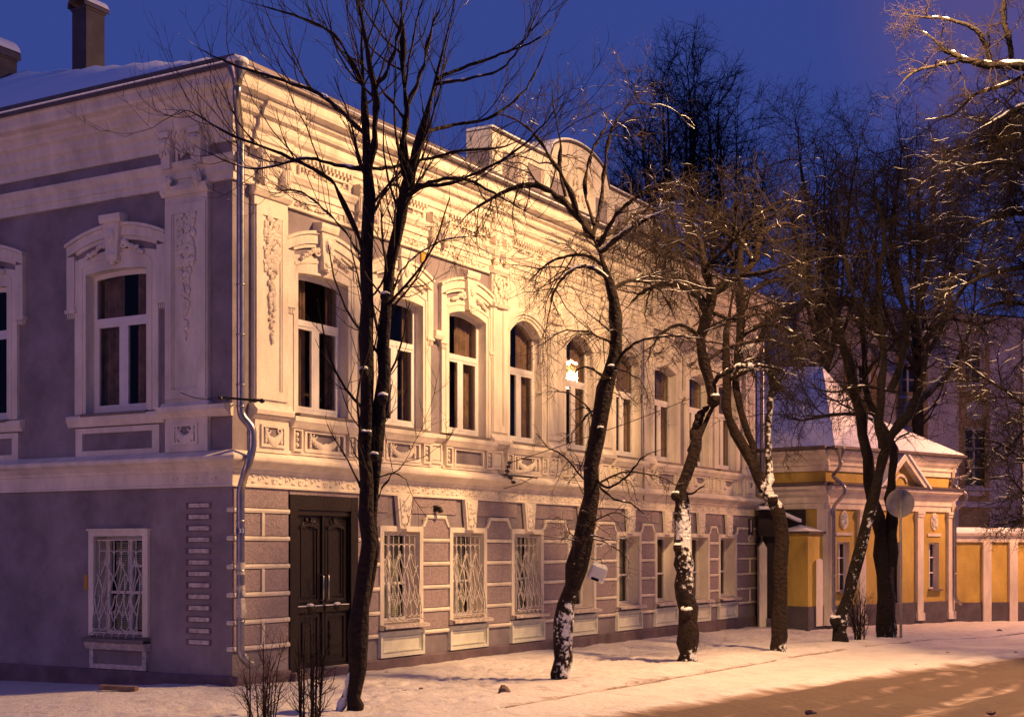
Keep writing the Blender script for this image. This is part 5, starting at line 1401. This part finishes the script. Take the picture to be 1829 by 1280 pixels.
# gate between house and lodge
g0 = PT(1355, 1108, 37.2)
gt = thing("courtyard_gate", "tall dark gate in the gap between the mauve house and the yellow annex", "gate", (g0[0], g0[1], 0))
w = MB(); w.F = lambda a, d_, z: (a, -d_, z)
w.fbox(.22, .60, -.08, 0, .12, 2.22); w.fbox(.61, 1.0, -.08, -.005, .12, 2.22)
for a in (.30, .41, .52, .69, .80, .91): w.fbox(a - .006, a + .006, 0, .012, .14, 2.2)
w.build("leaf", "door_wood", gt)
w = MB(); w.F = lambda a, d_, z: (a, -d_, z); w.fbox(.0, .2, -.2, .12, -.2, 1.95); w.prism([(.0, 1.95), (.2, 1.95), (.1, 2.12)], -.2, .12); w.build("post", "white_stucco", gt)
w = MB(); w.F = lambda a, d_, z: (a, -d_, z); w.fbox(.0, 1.25, -.3, .0, 2.25, 2.95); w.fbox(-.02, 1.2, .0, .3, 2.25, 2.32); w.build("lintel", "door_wood", gt)
w = MB(); w.F = lambda a, d_, z: (a, -d_, z)
w.prism([(-.05, 2.96), (.25, 2.96), (1.05, 2.62), (1.05, 2.70), (.25, 3.04), (-.05, 3.04)], -.4, .42); w.build("canopy_snow", "snow", gt)
w = MB(); w.F = lambda a, d_, z: (a, -d_, z); w.fbox(.18, 1.05, -.12, .25, -.2, .08); w.build("step", "grey_plinth", gt)

# yellow boundary wall to the right
f0 = PT(1698, 1104, 40.75); f1 = PT(2050, 1103, 42.2)
fw = thing("boundary_wall", "yellow plastered street wall with white piers and a snowy coping right of the lodge", "wall", (f0[0], f0[1], 0))
Fw, LW = frame_of((f0[0], f0[1]), (f1[0], f1[1])); of = Vector((f0[0], f0[1], 0))
Fw_ = lambda a, d_, z: tuple(Vector(Fw(a, d_, z)) - of)
w = MB(Fw_); w.fbox(0, LW, -.3, 0, -.3, 2.24); w.build("panel", "yellow_stucco", fw)
w = MB(Fw_); w.fbox(0, LW, 0, .04, -.3, .36); w.build("plinth", "grey_plinth", fw)
w = MB(Fw_); w.run([(-.34, 2.24), (.06, 2.24), (.10, 2.30), (.12, 2.38), (-.36, 2.38)], 0, LW); w.fbox(0, LW, 0, .05, 2.12, 2.239); w.build("coping", "white_stucco", fw)
w = MB(Fw_); w.run([(-.36, 2.381), (.12, 2.381), (.10, 2.44), (-.12, 2.55), (-.36, 2.46)], 0, LW); w.build("coping_snow", "snow", fw)
for a in (1.0, 1.86, 2.75, 3.65, 4.6, 5.5):
    w = MB(Fw_); w.fbox(a, a + .26, 0, .10, -.2, 2.12); w.build("pier", "white_stucco", fw)

# pale building far behind
B0 = PT(1385, 1090, 54.0); B1 = PT(1835, 1085, 58.0); B1 = B1 + (B1 - B0) * .3
fb = thing("far_building", "large pale building with ochre window bays in the dusk behind the lodge", "building", (B0[0], B0[1], 0))
Fb, LB = frame_of((B0[0], B0[1]), (B1[0], B1[1])); ob = Vector((B0[0], B0[1], 0))
Fb_ = lambda a, d_, z: tuple(Vector(Fb(a, d_, z)) - ob)
def bx(px):   # distance along the far front for a photo column
    k_ = (px - CX) / F_PX; dx, dy = (B1 - B0)[:2] / LB
    return (k_ * B0[1] - B0[0]) / (dx - k_ * dy)
def bz(px, py): a = bx(px); return EYE + (HY - py) / F_PX * (B0[1] + (B1 - B0)[1] / LB * a)
WB = [(1526, 1546, 648, 702), (1610, 1640, 648, 705), (1718, 1757, 624, 684), (1721, 1766, 764, 869), (1526, 1550, 780, 870), (1432, 1452, 650, 705), (1612, 1645, 775, 870), (1840, 1880, 618, 680), (1840, 1880, 764, 869)]
hb = [(bx(a), bx(b_), bz(a, d_), bz(a, c_y)) for a, b_, c_y, d_ in WB]
w = MB(Fb_); wall_sheet(w, Fb_, 0, LB, -.3, bz(1700, 566), hb, .3, 0, 1)
zt_ = bz(1700, 566)
w.add([Fb_(0, 0, -.3), Fb_(0, -14, -.3), Fb_(0, -14, zt_), Fb_(0, 0, zt_)], [(0, 1, 2, 3)]); w.add([Fb_(LB, 0, -.3), Fb_(LB, -14, -.3), Fb_(LB, -14, zt_), Fb_(LB, 0, zt_)], [(0, 1, 2, 3)])
w.build("wall", ["pink_wall", "far_paint"], fb)
for i, (a, b_, z0, z1) in enumerate(hb):
    w = MB(Fb_); w.frame(a, b_, z0, z1, .07, -.2, -.14); c = (a + b_) / 2; w.fbox(c - .04, c + .04, -.2, -.13, z0 + .07, z1 - .07)
    n = 2 if z1 - z0 > 1.8 else 1
    for k_ in range(n): zz = z0 + (z1 - z0) * (k_ + 1) / (n + 1); w.fbox(a + .07, c - .04, -.2, -.135, zz - .03, zz + .03); w.fbox(c + .04, b_ - .07, -.2, -.135, zz - .03, zz + .03)
    f = w.build("window", "far_paint", fb)
    w = MB(Fb_); w.add([Fb_(a + .05, -.18, z0 + .05), Fb_(b_ - .05, -.18, z0 + .05), Fb_(b_ - .05, -.18, z1 - .05), Fb_(a + .05, -.18, z1 - .05)], [(0, 1, 2, 3)]); w.build("pane", "far_glass", f)
    w = MB(Fb_); w.fbox(a - .15, b_ + .15, 0, .15, z0 - .14, z0 - .04); w.build("sill", "far_paint", f)
w = MB(Fb_)
for c_px in (1740, 1628, 1440, 1536, 1860):
    a = bx(c_px); zt2 = bz(c_px, 612)
    zA, zB = bz(c_px, 762), bz(c_px, 700)
    w.fbox(a - .75, a - .45 - .0, 0, .03, 2.0, zt2); w.fbox(a + .52, a + .75, 0, .03, 2.0, zt2)
    w.fbox(a - .45, a + .52, 0, .028, zA, zB); w.fbox(a - .45, a + .52, 0, .028, 2.0, bz(c_px, 885))
w.build("bay_field", "ochre_wall", fb)
w = MB(Fb_)
for c_px in (1740, 1628): 
    a = bx(c_px); z = bz(c_px, 733); w.prism([(a + .42 * math.cos(q * math.pi / 10), z + .42 * math.sin(q * math.pi / 10)) for q in range(20)], .03, .06); w.cut("roundel", "far_paint", fb)
w = MB(Fb_); w.run([(0, zt_ - .5), (.1, zt_ - .5), (.15, zt_ - .2), (.4, zt_ - .05), (.42, zt_ + .06), (0, zt_ + .1)], -.3, LB + .3)
w.run([(0, bz(1700, 905)), (.12, bz(1700, 905)), (.12, bz(1700, 900)), (0, bz(1700, 893))], 0, LB); w.build("cornice", "pink_wall", fb)
w = MB(); w.add([Fb_(-.3, .5, zt_ + .1), Fb_(LB + .3, .5, zt_ + .1), Fb_(LB - 3, -7, zt_ + 1.6), Fb_(3, -7, zt_ + 1.6), Fb_(LB + .3, -14.5, zt_ + .1), Fb_(-.3, -14.5, zt_ + .1)], [(0, 1, 2, 3), (1, 4, 2), (0, 3, 5), (5, 4, 2, 3)]); w.build("roof", "roof_metal", fb)
a = bx(1552); w = MB(Fb_); w.fbox(a - .95, a + .95, -3.5, -2.2, zt_, bz(1552, 520)); w.fbox(a - 1.05, a + 1.05, -3.6, -2.1, bz(1552, 520), bz(1552, 512)); w.build("chimney", "chimney_paint", fb)
a = bx(1823); pipe([Vector(Fb_(a, .2, zt_ - .3)), Vector(Fb_(a, .15, zt_ - .9)), Vector(Fb_(a, .15, .4)), Vector(Fb_(a, .3, .2))], .08, fb, rings=(8, 6, 4))

# ------------------------------------------------------------------ street furniture and small things
p0 = PT(1609, 1131, 31.9)
rsn = thing("round_road_sign", "round road sign seen from behind on a thin grey post", "sign", (p0[0], p0[1], 0))
w = MB(); w.F = lambda a, d_, z: (a, -d_, z)
w.tube([(0, 0, -.1), (0, 0, 3.22)], .032, 10); w.build("post", "sign_back", rsn, smooth=True)
w = MB(); w.F = lambda a, d_, z: (a, -d_, z)
cz = EYE + (HY - 898) / F_PX * 31.9; n = 40
for R_, d0, d1 in ((.315, -.055, -.045), ):
    w.prism([(R_ * math.cos(q * 2 * math.pi / n), cz + R_ * math.sin(q * 2 * math.pi / n)) for q in range(n)], d0, d1)
w.tube([(.315 * math.cos(q * 2 * math.pi / n), -.05, cz + .315 * math.sin(q * 2 * math.pi / n)) for q in range(n + 1)], .012, 5)
o = w.build("disc", "sign_back", rsn); o.rotation_euler = (0, 0, 0)
w = MB(); w.F = lambda a, d_, z: (a, -d_, z); w.fbox(-.05, .05, -.045, .0, cz - .16, cz - .13); w.fbox(-.05, .05, -.045, .0, cz + .13, cz + .16); w.build("clamp", "sign_back", rsn)

pb = PT(1062, 1020, 21.0)
bxw = thing("white_canister", "white plastic canister hanging by a cord from the leaning tree trunk", "container", (pb[0], pb[1], pb[2] - .14))
w = MB(); w.F = lambda a, d_, z: (a, -d_, z)
def rbox(mb, sx, sy, z0, z1, c=.03):
    pts = [(-sx + c, -sy), (sx - c, -sy), (sx, -sy + c), (sx, sy - c), (sx - c, sy), (-sx + c, sy), (-sx, sy - c), (-sx, -sy + c)]
    n = 8; vs = []
    for z, k_ in ((z0, .85), (z0 + .03, 1), (z1 - .05, .94), (z1, .7)):
        vs += [(x * k_, y * k_, z) for x, y in pts]
    fs = [tuple(range(8)), tuple(range(24, 32))]
    for j in range(3):
        for i in range(8): fs.append((8 * j + i, 8 * j + (i + 1) % 8, 8 * j + 8 + (i + 1) % 8, 8 * j + 8 + i))
    mb.add(vs, fs)
rbox(w, .125, .10, 0, .27); bo = w.build("body", "plastic_white", bxw, smooth=False); bxw.rotation_euler = (.12, .34, .2)
w = MB(); w.F = lambda a, d_, z: (a, -d_, z); w.tube([(.02, 0, .27), (-.02, 0, .33), (-.10, 0, .30), (-.17, -.02, .30)], .006, 5); w.build("cord", "black_iron", bxw)
w = MB(); w.F = lambda a, d_, z: (a, -d_, z); w.fbox(-.09, .03, .085, .106, .01, .05); w.build("opening", "dark_opening", bxw)

# wires and insulators
def world_F(a, d_, z): return (a, -d_, z)
wb = house_to_world(-.1, -.25, 4.02)
ib = thing("insulator_bracket", "dark bracket with insulators across the rain pipe at the house corner", "bracket", wb)
w = MB(); w.F = lambda a, d_, z: (a, -d_, z)
q0 = Vector(PT(390, 709, 19.25)) - wb; q1 = Vector(PT(472, 716, 19.0)) - wb
w.tube([q0, q1], .016, 6, raw=True)
w.tube([Vector(PT(425, 712, 19.15)) - wb, Vector(PT(428, 714, 19.7)) - wb], .012, 5, raw=True)
w.build("bar", "black_iron", ib)
for px_ in (394, 408, 448, 455, 468):
    w = MB(); p_ = Vector(PT(px_, 711 + (px_ - 390) * .06, 19.2)) - wb
    w.tube([p_ + Vector((-.03, 0, 0)), p_, p_ + Vector((.03, 0, 0))], [.022, .036, .022], 8, raw=True)
    w.build("insulator", "ceramic", ib, smooth=True)
w = MB(); a_ = Vector(PT(320, 700, 20.1)) - wb; b_ = Vector(PT(392, 710, 19.25)) - wb
w.tube([a_.lerp(b_, t) - Vector((0, 0, .05 * math.sin(t * math.pi))) for t in lin(0, 1, 8)], .006, 4, raw=True); w.build("lead_wire", "black_iron", ib)

i0 = house_to_world(7.72, -.28, 3.35)
ov = thing("overhead_cable", "thin cable running from insulators on the house up through the trees", "cable", i0)
w = MB(); a_ = Vector(PT(911, 826, 25.8)) - i0; b_ = Vector(PT(1530, 552, 38.0)) - i0
w.tube([a_.lerp(b_, t) - Vector((0, 0, .35 * math.sin(t * math.pi))) for t in lin(0, 1, 24)], .009, 5, raw=True); w.build("wire", "black_iron", ov)
w = MB(); pl_ = [(896, 852), (905, 848), (911, 826)]
w.tube([Vector(PT(880, 845, 26.1)) - i0, Vector(PT(905, 849, 25.9)) - i0, Vector(PT(960, 853, 26.6)) - i0], .012, 5, raw=True)
w.tube([Vector(PT(911, 826, 25.8)) - i0, Vector(PT(906, 838, 25.9)) - i0, Vector(PT(908, 852, 25.9)) - i0, Vector(PT(918, 862, 25.9)) - i0], .010, 5, raw=True)
w.tube([Vector(PT(900, 872, 26.0)) - i0, Vector(PT(930, 864, 26.2)) - i0, Vector(PT(950, 853, 26.5)) - i0], .008, 5, raw=True)
w.build("bracket", "black_iron", ov)
for (x_, y_) in ((910, 826), (908, 833), (906, 841), (904, 848), (912, 853), (917, 861)):
    w = MB(); p_ = Vector(PT(x_, y_, 25.8)) - i0; w.tube([p_ + Vector((0, 0, -.028)), p_, p_ + Vector((0, 0, .028))], [.03, .05, .03], 8, raw=True); w.build("insulator", "ceramic", ov, smooth=True)
w = MB(); rg = random.Random(12); pts = []
for i in range(26): pts.append(Vector(PT(888 + 10 * math.sin(i * 1.3) + rg.uniform(-3, 3), 846 + 9 * math.cos(i * 1.9) + rg.uniform(-3, 3), 25.95)) - i0)
w.tube(pts, .006, 4, raw=True); w.build("wire_coil", "grille_paint", ov)

# lumps of frozen dirt on the road and kerb
def lump(label, px, py, r, seed, squash=.6):
    D = (EYE + .10) * F_PX / (py - HY); p_ = PT(px, py, D)
    rg = random.Random(seed); m_ = MB(); m_.F = lambda a, d_, z: (a, -d_, z)
    m_.blob(0, 0, r * squash * .6, r, r * .8, r * squash, 0, 9, 7)
    m_.v = [tuple(c_ * (1 + rg.uniform(-.16, .16)) for c_ in v_) for v_ in m_.v]
    o = m_.build("dirt_clod", "stone"); hx_, hy_ = world_to_house(p_[0], p_[1])
    o.location = (p_[0], p_[1], (-.15 if hy_ < float(K(hx_)) - .25 else -.05) - .0065 * max(0, hx_))
    tag(o, label, "clod", "clods of dirt and stones on the snow"); return o
lump("brown lump of frozen dirt leaning on the snowy kerb under the leaning tree", 901, 1254, .10, 1, 1.1)
lump("dark frozen clod on the brown slush in the middle of the road", 1448, 1266, .075, 2)
lump("small dark clod on the slushy road near the lower right corner", 1770, 1265, .06, 3)
lump("small dark clod on the road snow right of the round sign", 1692, 1156, .06, 4)
lump("pebble sized clod by the road edge below the gatehouse windows", 1637, 1178, .05, 5)
lump("tiny clod on the road snow near the right picture edge", 1815, 1155, .06, 7)
lump("small stone on the snow beside the near tree, further from the trunk", 722, 1243, .045, 8)
lump("small stone on the snow a step right of the near tree", 753, 1237, .04, 9)
lump("dark stub of kerb stone at the far driveway", 1785, 1124, .08, 10, .8)
pk = house_to_world(-2.4, .95, .0)
pkp = PT(212, 1229, 1.9 * F_PX / (1231 - HY))
w = MB(); w.F = lambda a, d_, z: (a, -d_, z)
w.fbox(-.27, .27, -.05, .05, -.03, .035); o = w.build("wooden_board", "stone"); o.location = (pkp[0], pkp[1] , .02); o.rotation_euler = (0, .02, -.25)
tag(o, "short dark board lying in the snow before the side wall", "board")

# ------------------------------------------------------------------ street lights (outside the picture, above the road)
def street_light(label, a, b, z, watts, col, rad, back):
    base = house_to_world(a, b - back, 0)
    root = thing("street_light", label, "street light", base, ROT)
    w = MB(); w.F = lambda a_, d_, z_: (a_, -d_, z_)
    w.tube([(0, 0, -.2), (0, 0, 3), (0, 0, z - .6)], [.11, .09, .06], 10)
    w.tube([(0, 0, z - .65), (0, -.15, z - .15), (0, -back + .35, z + .16)], [.06, .045, .035], 8); w.build("pole", "sign_back", root, smooth=True)
    w = MB(); w.F = lambda a_, d_, z_: (a_, -d_, z_)
    w.tube([(0, -back + .38, z + .16), (0, -back + .1, z + .17), (0, -back - .3, z + .17)], [.05, .15, .07], 10); w.build("lantern", "sign_back", root, smooth=True)
    w = MB(); w.F = lambda a_, d_, z_: (a_, -d_, z_)
    w.blob(0, -back + .05, z + .15, .20, .25, .10, 0, 14, 8); w.build("bulb", "lamp_glow" if rad > .1 else "lamp_glow", root, smooth=True)
    ld = bpy.data.lights.new("lamp", 'SPOT' if watts > 10000 else 'POINT'); ld.energy = watts; ld.color = col; ld.shadow_soft_size = rad
    lo = bpy.data.objects.new("lamp", ld); COL.objects.link(lo); lo.parent = root; lo.location = (0, back - .05, z - .03)
    if watts > 10000:                            # a cut-off lantern: most of its light goes down and across the street
        ld.spot_size = math.radians(177); ld.spot_blend = 0.9; lo.rotation_euler = (math.radians(15), math.radians(9), 0)
    return root
names = ["street light over the road above the right picture edge", "further street light beyond the right picture edge", "street light down the side street behind the viewer's left"]
for (a, b, z, wt, col), nm, back in zip(LAMPS, names, (1.6, 1.4, 1.2)):
    street_light(nm, a, b, z, wt, col, .42, back)
